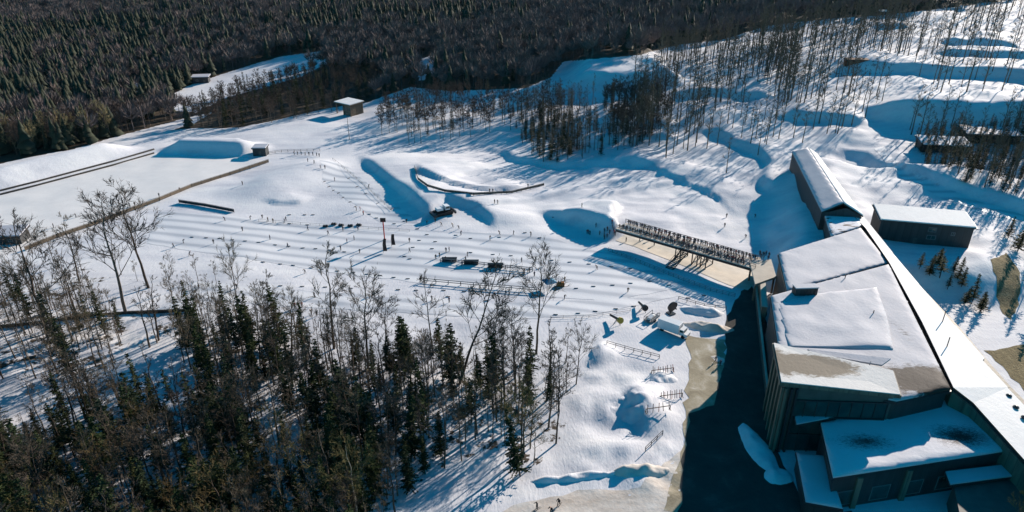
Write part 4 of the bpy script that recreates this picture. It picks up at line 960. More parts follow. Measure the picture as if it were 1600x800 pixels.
pv = np.array(T(1320, 104)); small_house('shed', 'rusty brown shed among the trees on the ski hill', pv, np.array((1, -.15, 0)) / 1.011, 16, 4, 3.2, .3, .4, simple('rust_boards', (.20, .06, .03), .8, .3), [], simple('rust_roof', (.16, .07, .04), .8, .3), None)

# ------------------------------------------------------------------ footbridge with spectators
bN0, bN1 = np.array(at(962, 357, 5)), np.array(at(1180, 420, 5)); bF0, bF1 = np.array(at(974, 337, 5)), np.array(at(1196, 399, 5))
ax_ = bN1 - bN0; LB = np.linalg.norm(ax_); ax_ /= LB; bn = np.array((-ax_[1], ax_[0], 0)); WB = 6.0
bridge = empty('footbridge', tuple(bN0 * np.array((1, 1, 0))), 0, 'long straight footbridge with lattice railings crowded with spectators', 'bridge')
BO = (bN0[0], bN0[1], 0)
def bp(s, t, z=5.): q = bN0 + ax_ * s + bn * t; return (q[0], q[1], z)
m = MB(BO); m.slab([bp(0, 0), bp(LB, 0), bp(LB, WB), bp(0, WB)], .3); m.build('deck', mDirtySnow, bridge)
for t in (.1, WB - .1): m = MB(BO); m.bar(bp(0, t, 4.35), bp(LB, t, 4.35), .3, .7); m.build('girder', mTrim, bridge)
for t, nm in ((.05, 'near'), (WB - .05, 'far')):
    m = MB(BO); N = 26
    for i in range(N + 1): m.bar(bp(LB * i / N, t, 5.0), bp(LB * i / N, t, 6.25), .1)
    m.bar(bp(0, t, 6.25), bp(LB, t, 6.25), .12); m.bar(bp(0, t, 5.65), bp(LB, t, 5.65), .07)
    for i in range(N): m.bar(bp(LB * i / N, t, 5.1), bp(LB * (i + 1) / N, t, 6.2), .05); m.bar(bp(LB * i / N, t, 6.2), bp(LB * (i + 1) / N, t, 5.1), .05)
    m.build('railing', mTrim, bridge)
for s_ in (LB * .48, LB * .60, LB * .66):
    m = MB(BO)
    for t in (.4, WB - .4):
        m.bar(bp(s_ - .8, t, -.2), bp(s_ - .8, t, 4.1), .28); m.bar(bp(s_ + .8, t, -.2), bp(s_ + .8, t, 4.1), .28)
        m.bar(bp(s_ - .8, t, 0), bp(s_ + .8, t, 4), .14)
    m.bar(bp(s_ - .8, .4, .2), bp(s_ - .8, WB - .4, 4), .14); m.bar(bp(s_ + .8, .4, 4), bp(s_ + .8, WB - .4, .2), .14)
    m.build('pier', mTrim, bridge)
# stair from the deck down to the apron
st = empty('stair_tower', bp(LB * .56, -3.5, 0), 0, 'dark metal stair leading down from the middle of the footbridge', 'stairs')
so = bp(LB * .56, -3.5, 0); m = MB(so)
for k in range(14):
    q = bp(LB * .54 - k * .15, -.4 - k * .42, 4.9 - k * .35); m.box(q, (2.2, .42, .08), math.atan2(ax_[1], ax_[0]))
m.build('steps', mTrim, st)
for dx in (-1.1, 1.1):
    m = MB(so); a = np.array(bp(LB * .54 + dx, -.2, 5)); b_ = np.array(bp(LB * .54 - 2 + dx, -6.1, .2)); m.bar(a, b_, .1, .35); m.bar(a + (0, 0, 1), b_ + (0, 0, 1), .08)
    for k in range(7): q = a + (b_ - a) * k / 6; m.bar(q, q + np.array((0, 0, 1)), .06)
    m.build('handrail', mTrim, st)

# ------------------------------------------------------------------ people
def skin_person(name, pose, mats):
    """skeleton edges grown into one continuous body"""
    J = {'pel': (0, 0, .95), 'ch': (0, 0, 1.28), 'nk': (0, 0, 1.48), 'hd': (0, .02, 1.60), 'ht': (0, 0, 1.72)}
    lean, arm, leg = pose
    for k in ('ch', 'nk', 'hd', 'ht'):
        x, y_, z = J[k]; t = (z - .95); J[k] = (x, y_ + lean * t, z - abs(lean) * .25 * t)
    for sx, sn in ((-1, 'l'), (1, 'r')):
        c = J['ch']; J['s' + sn] = (sx * .19, c[1], c[2] + .10)
        fa = arm if sx > 0 else arm * .7
        J['e' + sn] = (sx * .28, c[1] + .22 * math.sin(fa), c[2] + .10 - .27 * math.cos(fa)); e = J['e' + sn]
        J['w' + sn] = (sx * .27, e[1] + .24 * math.sin(fa + .5), e[2] - .24 * math.cos(fa + .5))
        J['h' + sn] = (sx * .10, 0, .90)
        o_ = leg * sx
        J['k' + sn] = (sx * .11, o_ * .5 + abs(lean) * .15, .50); J['a' + sn] = (sx * .12, o_, .08); J['t' + sn] = (sx * .13, o_ + .14, .04)
    E_ = [('pel', 'ch'), ('ch', 'nk'), ('nk', 'hd'), ('hd', 'ht')]
    for n_ in 'lr': E_ += [('ch', 's' + n_), ('s' + n_, 'e' + n_), ('e' + n_, 'w' + n_), ('pel', 'h' + n_), ('h' + n_, 'k' + n_), ('k' + n_, 'a' + n_), ('a' + n_, 't' + n_)]
    rad = {'pel': .15, 'ch': .17, 'nk': .07, 'hd': .105, 'ht': .09, 's': .085, 'e': .065, 'w': .05, 'h': .11, 'k': .08, 'a': .06, 't': .05}
    keys = list(J); me = bpy.data.meshes.new('tmp'); me.from_pydata([J[k] for k in keys], [(keys.index(a), keys.index(b_)) for a, b_ in E_], [])
    o = bpy.data.objects.new('tmp', me); col.objects.link(o); md = o.modifiers.new('s', 'SKIN')
    for i, k in enumerate(keys):
        sv_ = me.skin_vertices[0].data[i]; r = rad.get(k, rad.get(k[0])); sv_.radius = (r, r * (.8 if k in ('pel', 'ch') else 1)); sv_.use_root = (k == 'pel')
    o.modifiers.new('u', 'SUBSURF').levels = 1
    dg = bpy.context.evaluated_depsgraph_get(); m2 = bpy.data.meshes.new_from_object(o.evaluated_get(dg)); bpy.data.objects.remove(o)
    m2.name = name; m2.materials.clear()
    for mm_ in mats: m2.materials.append(mm_)
    hz = J['hd'][2]
    for p in m2.polygons:
        c = p.center; p.use_smooth = True
        p.material_index = 2 if c.z < .93 and abs(c.x) < .22 else (3 if c.z > hz + .04 else (0 if c.z > J['nk'][2] + .01 else 1))
    return m2
POSES = {'stand': (0.05, .15, .03), 'lean': (.35, .9, .06), 'walk': (.15, .5, .26), 'ski': (.75, .9, .22), 'arms': (.1, 1.3, .05)}
PM = {}
for pn, ps in POSES.items():
    for ji, jm in enumerate(JK):
        if pn in ('stand', 'lean', 'ski', 'walk') or ji < 2: PM[(pn, ji)] = skin_person('person', ps, [mSkin, jm, mTrou, JK[(ji + 1) % 4] if ji % 2 else mTrou])
CN = ['black', 'navy', 'red', 'grey', 'teal', 'tan']
def person(x, y, z, rz, pose, ji, label, group=None, s=1.0):
    o = bpy.data.objects.new('person', PM.get((pose, ji)) or PM[(pose, ji % 2)]); col.objects.link(o); o.location = (x, y, z); o.rotation_euler = (0, 0, rz); o.scale = (s, s, s)
    return tag(o, label, 'person', group)
bz = math.atan2(ax_[1], ax_[0]); pr = random.Random(41)
def railrow(t0, n, s0, s1, where):
    for i in range(n):
        s_ = s0 + (s1 - s0) * (i + pr.uniform(-.35, .35)) / n; q = bp(s_, t0 + pr.uniform(-.15, .15), 5.0)
        ji = pr.choice([0, 0, 0, 1, 1, 3, 3, 4, 5, 2])
        z = 5.0 if 0 <= s_ <= LB else Z(q[0], q[1])
        person(q[0], q[1], z, bz + math.pi + pr.uniform(-.5, .5), pr.choice(['stand', 'lean', 'stand']), ji, 'spectator in a %s winter jacket standing at the %s railing of the footbridge' % (CN[ji], where), '%s jacket spectators at the %s railing' % (CN[ji], where), pr.uniform(.95, 1.08))
railrow(.75, 58, 1, LB * .93, 'near'); railrow(WB - .8, 60, 1.5, LB * .97, 'far'); 
for i in range(16):
    s_ = -pr.uniform(1.0, 11); q = bp(s_, pr.uniform(.2, 4.5)); person(q[0], q[1], Z(q[0], q[1]), pr.uniform(0, 6), 'stand', i % 4, 'spectator in dark winter clothes on the snow at the left end of the footbridge', 'spectators at the left end of the footbridge')
for i in range(34):
    q = bp(pr.uniform(LB * .12, LB * .95), pr.uniform(1.8, 4.0), 5.0); person(q[0], q[1], 5.0, pr.uniform(0, 6), 'walk', i % 4, 'visitor in dark clothes walking along the middle of the footbridge', 'visitors walking on the footbridge')
for i in range(9):
    q = at(1190 + pr.uniform(-4, 16), 398 + pr.uniform(0, 10), 5.2)
    person(q[0], q[1], 5.2, pr.uniform(0, 6), 'stand', i % 2, 'spectator in dark clothes on the landing platform at the right end of the bridge', 'spectators on the landing platform')
# people seen on the ground: u, v of the feet, pose, jacket, label, group
PE = [(460, 242, 'stand', 3), (465, 242, 'stand', 0), (471, 242, 'stand', 4), (477, 243, 'walk', 5), (483, 243, 'stand', 0), (489, 243, 'stand', 1), (495, 244, 'stand', 3), (499, 245, 'stand', 0)]
for u, v, po, j in PE: p = T(u, v); person(p[0], p[1], p[2], pr.uniform(0, 6), po, j, 'onlooker in a %s jacket in the row at the far start area above the ditch' % CN[j], '%s jacket onlookers at the far start area' % CN[j])
for (u, v, j, lb) in ((557, 329, 0, 'person in black beside two people in red on the slope'), (563, 329, 2, 'person in a red jacket standing between the one in black and another in red'), (568, 336, 2, 'person in a red jacket standing lowest of the trio on the slope'),
        (410, 341, 0, 'lone skier in black left of the two yellowish figures on the upper track'), (419, 346, 5, 'left one of two crouched figures in tan jackets on the upper track'), (427, 348, 5, 'right one of two crouched figures in tan jackets on the upper track'),
        (379, 289, 0, 'lone person in black on the mound beside the pond wall'), (481, 253, 1, 'lone person just below the row of onlookers'), (491, 256, 0, 'person walking right below the start area'), (523, 283, 0, 'person in black standing at the top of the marker row on the slope'), (501, 263, 3, 'left person of a pair under the start area'), (508, 264, 0, 'right person of a pair under the start area'),
        (773, 318, 0, 'left skier of the pair beneath the curved bank'), (778, 319, 1, 'right skier of the pair beneath the curved bank'), (765, 301, 0, 'left person walking along the curved bank'), (770, 301, 1, 'second person walking along the curved bank'), (825, 293, 1, 'person in navy walking alone near the right end of the curved bank'),
        (909, 324, 0, 'person in black standing alone left of the footbridge crowd'), (781, 367, 0, 'skier in black beside the round bank'), (690, 353, 3, 'skier in grey left in the group below the groomer'), (708, 355, 5, 'skier in tan right in the group below the groomer'), (667, 350, 0, 'skier in black standing alone under the shade of the groomer'), (717, 358, 0, 'skier in black at the right of the group below the groomer'),
        (477, 427, 0, 'lone dark skier on the lower track left of the middle'), (461, 481, 2, 'left person in red by the small banner in the lower snowfield'), (466, 480, 2, 'middle person in red by the small banner in the lower snowfield'), (472, 480, 2, 'right person in red by the small banner in the lower snowfield'),
        (487, 492, 0, 'left of two dark skiers at the edge of the foreground wood'), (495, 494, 0, 'right of two dark skiers at the edge of the foreground wood'), (697, 394, 1, 'left person of the pair above the upper barrier rails'), (702, 393, 1, 'right person of the pair above the upper barrier rails'), (696, 408, 0, 'person standing at the left end of the upper barrier rails'), (687, 402, 0, 'person bending beside the left end of the upper barrier'), (681, 405, 0, 'person with arms forward at the start of the upper barrier'),
        (657, 441, 1, 'left steward at the end of the lower barrier rails'), (662, 441, 1, 'right steward at the end of the lower barrier rails'), (697, 493, 0, 'lone person in black in the snow below the lower barrier'), (819, 427, 0, 'left person of the group at the right end of the barriers'), (827, 426, 0, 'middle person of the group at the right end of the barriers'), (835, 432, 1, 'right person of the group at the right end of the barriers'),
        (933, 421, 0, 'skier in black on the upper track below the footbridge'), (981, 456, 0, 'skier on the middle of the lower track left of the truck'), (882, 467, 0, 'lone skier on the lower track right of the barriers'), (1003, 484, 0, 'person standing alone beside the truck'), (1118, 566, 0, 'person in black crossing the sandy yard'), (1125, 572, 1, 'person in navy at the edge of the sandy yard'),
        (576, 294, 3, 'skier in grey on the slope beside the ditch'), (873, 447, 5, 'person in tan beside the blue tent'), (882, 440, 5, 'person in a tan jacket leaning at the right of the blue tent'), (1008, 374, 0, 'person crossing the sunlit apron under the footbridge on the right'), (999, 378, 3, 'person walking in the sun on the apron under the footbridge'), (1022, 384, 0, 'person in black at the right of the group on the sunlit apron'), (1014, 377, 1, 'person in navy in the middle of the group on the sunlit apron'), (978, 378, 0, 'person at the shaded left edge of the apron'),
        (1135, 340, 0, 'skier descending alone on the snow left of the long wing, upper one'), (1132, 355, 0, 'skier descending on the snow left of the long wing, lower one'), (1180, 340, 0, 'skier at the edge of the wing shadow'), (1165, 372, 0, 'skier just behind the right part of the footbridge')):
    p = T(u, v); po = 'ski' if 'ski' in lb and pr.random() < .7 else ('walk' if 'walk' in lb or 'cross' in lb else 'stand')
    person(p[0], p[1], p[2], pr.uniform(0, 6), po, j, lb)
for i in range(46):
    u = pr.uniform(270, 860); v = pr.choice([348, 362, 375, 396, 404, 462]) + pr.uniform(-7, 7) + (u - 560) * .04
    if 590 < u < 625 or v > 476: continue
    p = T(u, v); person(p[0], p[1], p[2], pr.uniform(0, 6), pr.choice(['ski', 'walk', 'stand']), pr.choice([0, 0, 1, 3]), 'small dark figure scattered over the groomed tracks of the stadium', 'dark figures scattered over the stadium tracks')
# timber wall people left
for (u, v) in ((84, 356), (92, 371), (104, 370), (119, 340), (203, 323), (211, 322), (249, 308), (281, 299), (186, 318), (160, 342)):
    p = T(u, v); person(p[0], p[1], p[2], pr.uniform(0, 6), 'stand', 0, 'person in black standing on the snow along the timber wall of the pond', 'people in black along the timber wall of the pond')
for i in range(10):
    p = T(112 + i * 3.1, 497 + pr.uniform(-2, 2)); person(p[0], p[1], p[2], pr.uniform(0, 6), 'walk', 0, 'walker in black in the file on the path behind the left trees', 'walkers in file on the path at the left')
# big three at the bottom with skis
for i, (u, v, rz, lb, po) in enumerate([(839, 796, 2.2, 'leftmost of three cross country skiers at the bottom of the photo, arms out', 'arms'), (862, 801, 2.4, 'middle and lowest of three cross country skiers at the bottom of the photo', 'ski'), (873, 790, 2.6, 'rightmost of three cross country skiers at the bottom of the photo', 'walk')]):
    p = T(u, v); person(p[0], p[1], p[2] + .05, rz, po, 0, lb, None, 1.05)
    for sx in (-1, 1):
        m = MB(); m.box((sx * .13, .1, .02), (.06, 1.9, .025)); m.add([(sx * .13 - .03, 1.05, .01), (sx * .13 + .03, 1.05, .01), (sx * .13, 1.25, .12)], [(0, 1, 2)])
        sk = m.build('ski', mBlack); sk.location = (p[0], p[1], p[2] + .03); sk.rotation_euler = (0, 0, rz)
        tag(sk, '%s ski under the %s of the three skiers at the bottom' % ('left' if sx < 0 else 'right', ('leftmost', 'middle', 'rightmost')[i]), 'ski')
# ------------------------------------------------------------------ marker boards
MK = [(404, 379), (430, 383), (451, 385), (473, 388), (493, 389), (515, 391), (538, 394), (411, 410), (438, 413), (458, 415), (486, 419), (503, 421), (527, 424), (552, 426), (573, 429), (594, 431), (615, 434), (637, 436), (438, 447), (472, 448), (508, 449), (548, 451), (622, 453), (650, 454), (693, 454), (725, 456),
      (862, 407), (890, 410), (920, 413), (955, 417), (985, 420), (900, 451), (927, 448), (957, 446), (985, 443), (1015, 440), (868, 492), (903, 490), (930, 487), (962, 483), (990, 479), (652, 358), (667, 367), (680, 378), (645, 387), (675, 389), (735, 395), (770, 398), (798, 400), (820, 364), (843, 372), (735, 373), (780, 371), (712, 368),
      (300, 371), (322, 372), (343, 373), (363, 375), (383, 377), (452, 336), (476, 336), (489, 336), (452, 350), (480, 352), (577, 335), (588, 341), (616, 350), (632, 346), (507, 284), (514, 292), (521, 298), (529, 302), (536, 309), (547, 316), (555, 323), (545, 279), (558, 292), (571, 303), (590, 318), (612, 327), (865, 340), (655, 376), (632, 401), (640, 405), (700, 464), (760, 470), (1045, 446), (1075, 466), (1100, 462), (1108, 483)]
mp = None
for i, (u, v) in enumerate(MK):
    p = T(u, v)
    if mp is None:
        m = MB(); m.box((-.0, 0, .14), (1.15, .06, .22)); m.box((-.5, 0, .06), (.06, .22, .12)); m.box((.5, 0, .06), (.06, .22, .12)); mp = m.build('marker_board', mWallGrey)
        o = mp
    else: o = mp.copy(); col.objects.link(o)
    o.location = (p[0], p[1], p[2]); o.rotation_euler = (0, 0, pr.uniform(-.15, .15) + (.9 if u < 625 and v < 330 and v > 270 else 0))
    tag(o, 'low dark marker board lined up on the snow along the ski tracks', 'marker', 'marker boards along the ski tracks')
# ------------------------------------------------------------------ fences, rails, pipes
def fence(name, pts, h_, label, cat='fence', posts=2.5, mat=mTrim, rails=(1.0, .5), w=.09, panel=None, panelmat=None):
    P = [np.array(p) for p in pts]; o0 = (P[0][0], P[0][1], P[0][2]); e = empty(name, o0, 0, label, cat); m = MB(o0); m2 = MB(o0)
    for a, b_ in zip(P[:-1], P[1:]):
        L = np.linalg.norm(b_ - a); k = max(1, int(L / posts)); 
        for i in range(k + 1):
            q = a + (b_ - a) * i / k; m = MB(o0); m.bar(q - (0, 0, .2), q + (0, 0, h_), w * 1.3); m.build('post', mat, e)
        for r_ in rails: m2.bar(a + (0, 0, h_ * r_), b_ + (0, 0, h_ * r_), w)
    m2.build('rails', mat, e)
    if panel:
        m = MB(o0)
        for a, b_ in zip(P[:-1], P[1:]): m.bar(a + (0, 0, h_ * .5), b_ + (0, 0, h_ * .5), .04, h_ * .8)
        m.build('panel', panelmat or mat, e)
    return e
def TP(L): return [T(u, v) for u, v in L]
fence('barrier_rail', TP([(688, 410), (740, 414), (790, 420), (832, 424)]), 1.2, 'upper one of two long barrier rails across the middle of the snowfield', 'barrier', 3.2, mSteel, w=.16)
fence('barrier_rail', TP([(662, 441), (720, 446), (780, 451), (838, 456)]), 1.2, 'lower one of two long barrier rails across the middle of the snowfield', 'barrier', 3.2, mSteel, w=.16)
for i, (u, v) in enumerate(((702, 411), (736, 415), (774, 420))):
    p = T(u, v); m = MB(); m.box((0, 0, .7), (4.2, .9, 1.1)); m.box((0, 0, 1.3), (4.5, 1.1, .08)); b_ = m.build('timing_box', mBlack); b_.location = (p[0], p[1] + .8, p[2]); tag(b_, 'dark box on the upper barrier rail, %s of the three' % ('leftmost', 'middle one', 'rightmost')[i], 'box')
fence('snow_fence', TP([(950, 392), (1000, 412), (1060, 436), (1110, 455), (1148, 464)]), 1.1, 'added lattice imitating the railing shadow at the near edge of the bridge shadow', 'fence', 1.6, mSteel, (1, .6, .2), .07)  # lattice added in place of the shadow cast by the bridge railing
fence('snow_fence', TP([(1060, 468), (1100, 480), (1134, 484)]), 1.0, 'short fence on the snow between the truck and the dark road', 'fence', 2, mTrim)
fence('snow_fence', TP([(948, 538), (990, 550), (1030, 560)]), 1.0, 'thin dark fence below the truck beside the hollow', 'fence', 2, mTrim)
fence('snow_fence', TP([(1008, 706), (1035, 680)]), 1.2, 'thin leaning fence by the gravel yard at the bottom', 'fence', 2, mTrim)
fence('snow_fence', TP([(648, 262), (653, 281), (668, 292), (695, 300), (740, 305), (800, 302), (850, 290)]), 1.0, 'dark curved fence following the edge of the winding ski track', 'fence', 2.2, mPipe, panel=True, panelmat=mWallGrey)
fence('snow_fence', TP([(280, 317), (320, 323), (366, 332)]), 1.3, 'short dark slatted fence standing in its own shade near the end of the timber wall', 'fence', 2.5, mTrim, panel=True)
fence('timber_wall', TP([(40, 392), (90, 372), (140, 355), (190, 336), (250, 314), (300, 293), (360, 274), (420, 254)]), 1.5, 'long weathered timber wall along the near side of the frozen pond', 'wall', 4, mTimber, panel=True, panelmat=mTimber)
for k, off in ((0, 0), (1, 6)):
    pts = TP([(-60, 315 + off), (0, 299 + off), (60, 284 + off), (120, 268 + off), (180, 252 + off), (241, 234 + off)]); m = MB(tuple(pts[0])); m.tube([p + (0, 0, .35) for p in pts], .32, 6)
    o = m.build('pipe', mPipe); o.location = tuple(pts[0]); tag(o, '%s of two parallel dark pipes along the far side of the frozen pond' % ('upper' if k == 0 else 'lower'), 'pipe')
fence('snow_fence', TP([(400, 244), (440, 238), (500, 236)]), 1.1, 'fence beside the shed at the far start area', 'fence', 2.5, mTrim)
wall_thing('path_wall', TP([(0, 512), (60, 506), (130, 496), (200, 490), (300, 486)]), .7, .4, mPipe, 'low dark wall along the path behind the left trees')
fence('snow_fence', TP([(404, 346), (470, 351), (560, 357), (640, 362)]), .8, 'thin net fence between the upper track and the mound at the left of the stadium', 'fence', 3, mTrim, (1, .3), .05)
fence('snow_fence', TP([(860, 498), (920, 496), (985, 486)]), .8, 'thin net fence along the lowest track left of the truck', 'fence', 3, mTrim, (1, .3), .05)
fence('snow_fence', TP([(520, 250), (548, 272), (580, 300), (612, 330)]), .9, 'thin net fence running down the slope beside the long ditch bank', 'fence', 3, mTrim, (1, .3), .05)
# ------------------------------------------------------------------ banners, sign pole, arch posts
for i, (u, v, vt, bend, lb) in enumerate(((599, 395, 373, .7, 'left one of two black curved banner flags beside the red pole'), (612, 385, 366, .4, 'right one of two black curved banner flags beside the red pole'))):
    p = T(u, v); h_ = htop(p, vt); e = empty('banner_flag', tuple(p), 0, lb, 'flag'); m = MB(); m.tube([(0, 0, -.1), (0, 0, h_ * .6), (bend * .5, 0, h_)], [.06, .05, .03], 6); m.build('pole', mTrim, e)
    m = MB(); N = 7
    L1 = [(.06 + (bend * .5) * max(0, (t - .6) / .4) ** 1.5, 0, h_ * t) for t in np.linspace(.12, 1, N)]; m.add([q for q in L1] + [(q[0] + 1.15 * (1 - .35 * j / N), .0, q[2]) for j, q in enumerate(L1)] + [(q[0], .05, q[2]) for q in L1] + [(q[0] + 1.15 * (1 - .35 * j / N), .05, q[2]) for j, q in enumerate(L1)],
        [(j, j + 1, N + j + 1, N + j) for j in range(N - 1)] + [(2 * N + j, 3 * N + j, 3 * N + j + 1, 2 * N + j + 1) for j in range(N - 1)])
    m.build('cloth', mBlack, e)
p = T(601, 375); h_ = htop(p, 341); e = empty('sign_pole', tuple(p), 0, 'tall red pole carrying a small dark square sign beside the banner flags', 'pole')
m = MB(); m.tube([(0, 0, -.2), (0, 0, h_ - 1)], .2, 6); m.build('pole', mRed, e); m = MB(); m.box((0, 0, h_ - .6), (1.7, .3, 1.3)); m.build('sign', mBlack, e)
p = T(546, 218); h_ = htop(p, 178); e = empty('light_pole', tuple(p), 0, 'tall thin dark floodlight pole in front of the open pavilion', 'pole'); m = MB(); m.tube([(0, 0, -.2), (0, 0, h_)], [.14, .08], 6); m.build('pole', mTrim, e); m = MB(); m.box((0, 0, h_), (1.3, .35, .3)); m.build('lamp_head', mTrim, e)
for i in range(5):
    p = T(507 + i * 13 + pr.uniform(-2, 2), 353 + pr.uniform(-3, 2)); m = MB(); m.box((0, 0, .3), (1.7, .8, .45)); m.box((.3, 0, .62), (.8, .5, .25)); m.box((-.5, .1, .6), (.3, .3, .3)); o = m.build('equipment_crate', mTrim); o.location = tuple(p); o.rotation_euler = (0, 0, pr.uniform(-.5, .5)); tag(o, 'dark equipment crate in the row on the snow left of the red pole', 'crate', 'equipment crates left of the red pole')
# ------------------------------------------------------------------ snow groomer
def wheelset(m, x, w, r, y0, y1):
    m.tube([(x - w / 2, y0, r), (x + w / 2, y0, r)], r, 10); m.tube([(x - w / 2, y1, r), (x + w / 2, y1, r)], r, 10); m.box((x, (y0 + y1) / 2, r), (w, y1 - y0, 2 * r * .98))
p = T(692, 334); e = empty('snow_groomer', tuple(p), R(-60), 'dark tracked snow groomer with a white cab parked under the round snow bank', 'vehicle')
for sx in (-1, 1): m = MB(); wheelset(m, sx * 1.5, .9, .55, -2.6, 2.6); m.build('track', mBlack, e)
m = MB(); m.box((0, .1, 1.2), (2.0, 5.2, .9)); m.build('body', mBlack, e)
m = MB(); m.slab([(-1.3, .5, 3.0), (1.3, .5, 3.0), (1.2, 2.2, 2.9), (-1.2, 2.2, 2.9)], 1.35); c_ = m.build('cab', mWhite, e)
m = MB(); m.box((0, 2.27, 2.4), (2.1, .05, .8)); m.box((1.33, 1.35, 2.45), (.05, 1.3, .7)); m.box((-1.33, 1.35, 2.45), (.05, 1.3, .7)); m.build('window', mGlass, c_)
m = MB(); m.box((0, -1.3, 2.1), (2.2, 2.2, .9)); m.build('engine_hood', mWhite, e)
m = MB(); m.tube([(-2.4, 3.6, .6), (-1.4, 3.9, .6), (1.4, 3.9, .6), (2.4, 3.6, .6)], .5, 5); m.bar((-.7, 2.5, .7), (-.7, 3.7, .6), .2); m.bar((.7, 2.5, .7), (.7, 3.7, .6), .2); m.build('blade', mTrim, e)
m = MB(); m.box((0, -3.6, .5), (4.6, 1.1, .6)); m.bar((0, -2.5, .9), (0, -3.3, .6), .25); m.build('tiller', mTrim, e)
# ------------------------------------------------------------------ box truck
p = T(1052, 520); e = empty('box_truck', tuple(p), R(-128), 'white box truck parked at the top of the sandy yard', 'truck')
m = MB(); m.box((0, -1.0, 1.95), (2.5, 5.6, 2.5)); bo = m.build('cargo_box', mWhite, e); md = bo.modifiers.new('b', 'BEVEL'); md.width = .08; md.segments = 2
m = MB(); m.slab([(-1.1, 1.95, 2.3), (1.1, 1.95, 2.3), (1.0, 3.0, 2.2), (-1.0, 3.0, 2.2)], 1.6); m.slab([(-1.1, 3.0, 1.4), (1.1, 3.0, 1.4), (1.0, 3.9, 1.25), (-1.0, 3.9, 1.25)], .75); ca = m.build('cab', mWhite, e)
m = MB(); m.box((0, 3.04, 1.85), (1.8, .06, .6)); m.box((1.12, 2.45, 1.85), (.06, .8, .55)); m.box((-1.12, 2.45, 1.85), (.06, .8, .55)); m.build('window', mGlass, ca)
m = MB(); m.box((0, 0, .6), (1.2, 7.4, .25)); m.build('chassis', mTrim, e)
for x in (-1, 1):
    for y_ in (-2.6, 2.9): m = MB(); m.tube([(x * .85, y_, .45), (x * 1.15, y_, .45)], .45, 12); w_ = m.build('wheel', mBlack, e)
    m = MB(); m.box((x * .75, 3.93, 1.0), (.35, .08, .22)); m.build('headlight', mFrame, e)
# snowmobile-like grooming kit behind it
p = T(1048, 490); e = empty('satellite_dish', tuple(p), R(30), 'black dish shaped machine standing behind the box truck', 'machine')
m = MB(); m.tube([(0, 0, -.1), (0, 0, 1.6)], .18, 8); m.box((0, 0, .15), (1.8, 1.8, .25)); m.build('stand', mTrim, e)
m = MB(); m.tube([(0, -.5, 2.2), (0, .1, 2.3), (0, .5, 2.4)], [1.5, 1.25, .3], 14); m.build('dish', mBlack, e)
m = MB(); m.bar((0, -1.7, 2.2), (0, -.4, 1.3), .08); m.box((0, -1.7, 2.25), (.25, .3, .25)); m.build('receiver_arm', mTrim, e)
p = T(1018, 500); e = empty('trailer', tuple(p), R(-40), 'flat trailer loaded with pale gear left of the box truck', 'trailer')
m = MB(); m.box((0, 0, .6), (2.2, 4.4, .2)); m.build('bed', mSteel, e)
for x in (-1, 1): m = MB(); m.tube([(x * 1.05, -.3, .4), (x * 1.3, -.3, .4)], .38, 10); m.build('wheel', mBlack, e)
m = MB(); m.box((0, 2.7, .6), (.12, 1.3, .12)); m.build('tow_bar', mTrim, e)
m = MB(); m.bar((-1.05, -2.1, .7), (-1.05, -2.1, 1.6), .1); m.bar((1.05, -2.1, .7), (1.05, -2.1, 1.6), .1); m.bar((-1.05, -2.1, 1.6), (1.05, -2.1, 1.6), .1); m.bar((-1.05, 2.1, .7), (-1.05, 2.1, 1.6), .1); m.bar((1.05, 2.1, .7), (1.05, 2.1, 1.6), .1); m.bar((-1.05, -2.1, 1.6), (-1.05, 2.1, 1.6), .1); m.bar((1.05, -2.1, 1.6), (1.05, 2.1, 1.6), .1); m.build('rail_frame', mSteel, e)
m = MB(); m.slab([(-.5, -1.5, 1.25), (.5, -1.5, 1.25), (.4, .2, 1.5), (-.4, .2, 1.5)], .6); m.slab([(-.4, .3, 1.35), (.4, .3, 1.35), (.3, 1.4, 1.0), (-.3, 1.4, 1.0)], .4); o = m.build('snowmobile', mWhite); o.location = (p[0], p[1], p[2]); o.rotation_euler = (0, 0, R(-40)); tag(o, 'pale snowmobile strapped on the flat trailer', 'snowmobile')
# ------------------------------------------------------------------ snow guns
for (u, v, rz, lb, mt) in ((962, 505, R(205), 'long black snow gun with a yellow fan end left of the box truck', mYellow), (1003, 485, R(190), 'slender dark snow lance curving up beside the truck', mTrim)):
    p = T(u, v); e = empty('snow_gun', tuple(p), rz, lb, 'snow gun')
    m = MB(); m.tube([(0, -2.6, 1.0), (0, 1.2, 1.7)], [.28, .35], 8); m.build('barrel', mBlack, e)
    m = MB(); m.tube([(0, 1.2, 1.7), (0, 1.4, 1.74), (0, 2.2, 1.9)], [.4, .75, .8], 12); m.build('fan_housing', mt, e)
    for a in (0, 2.1, 4.2): m = MB(); m.bar((0, .4, 1.45), (1.1 * math.cos(a), .4 + 1.1 * math.sin(a), -.05), .1); m.build('leg', mTrim, e)
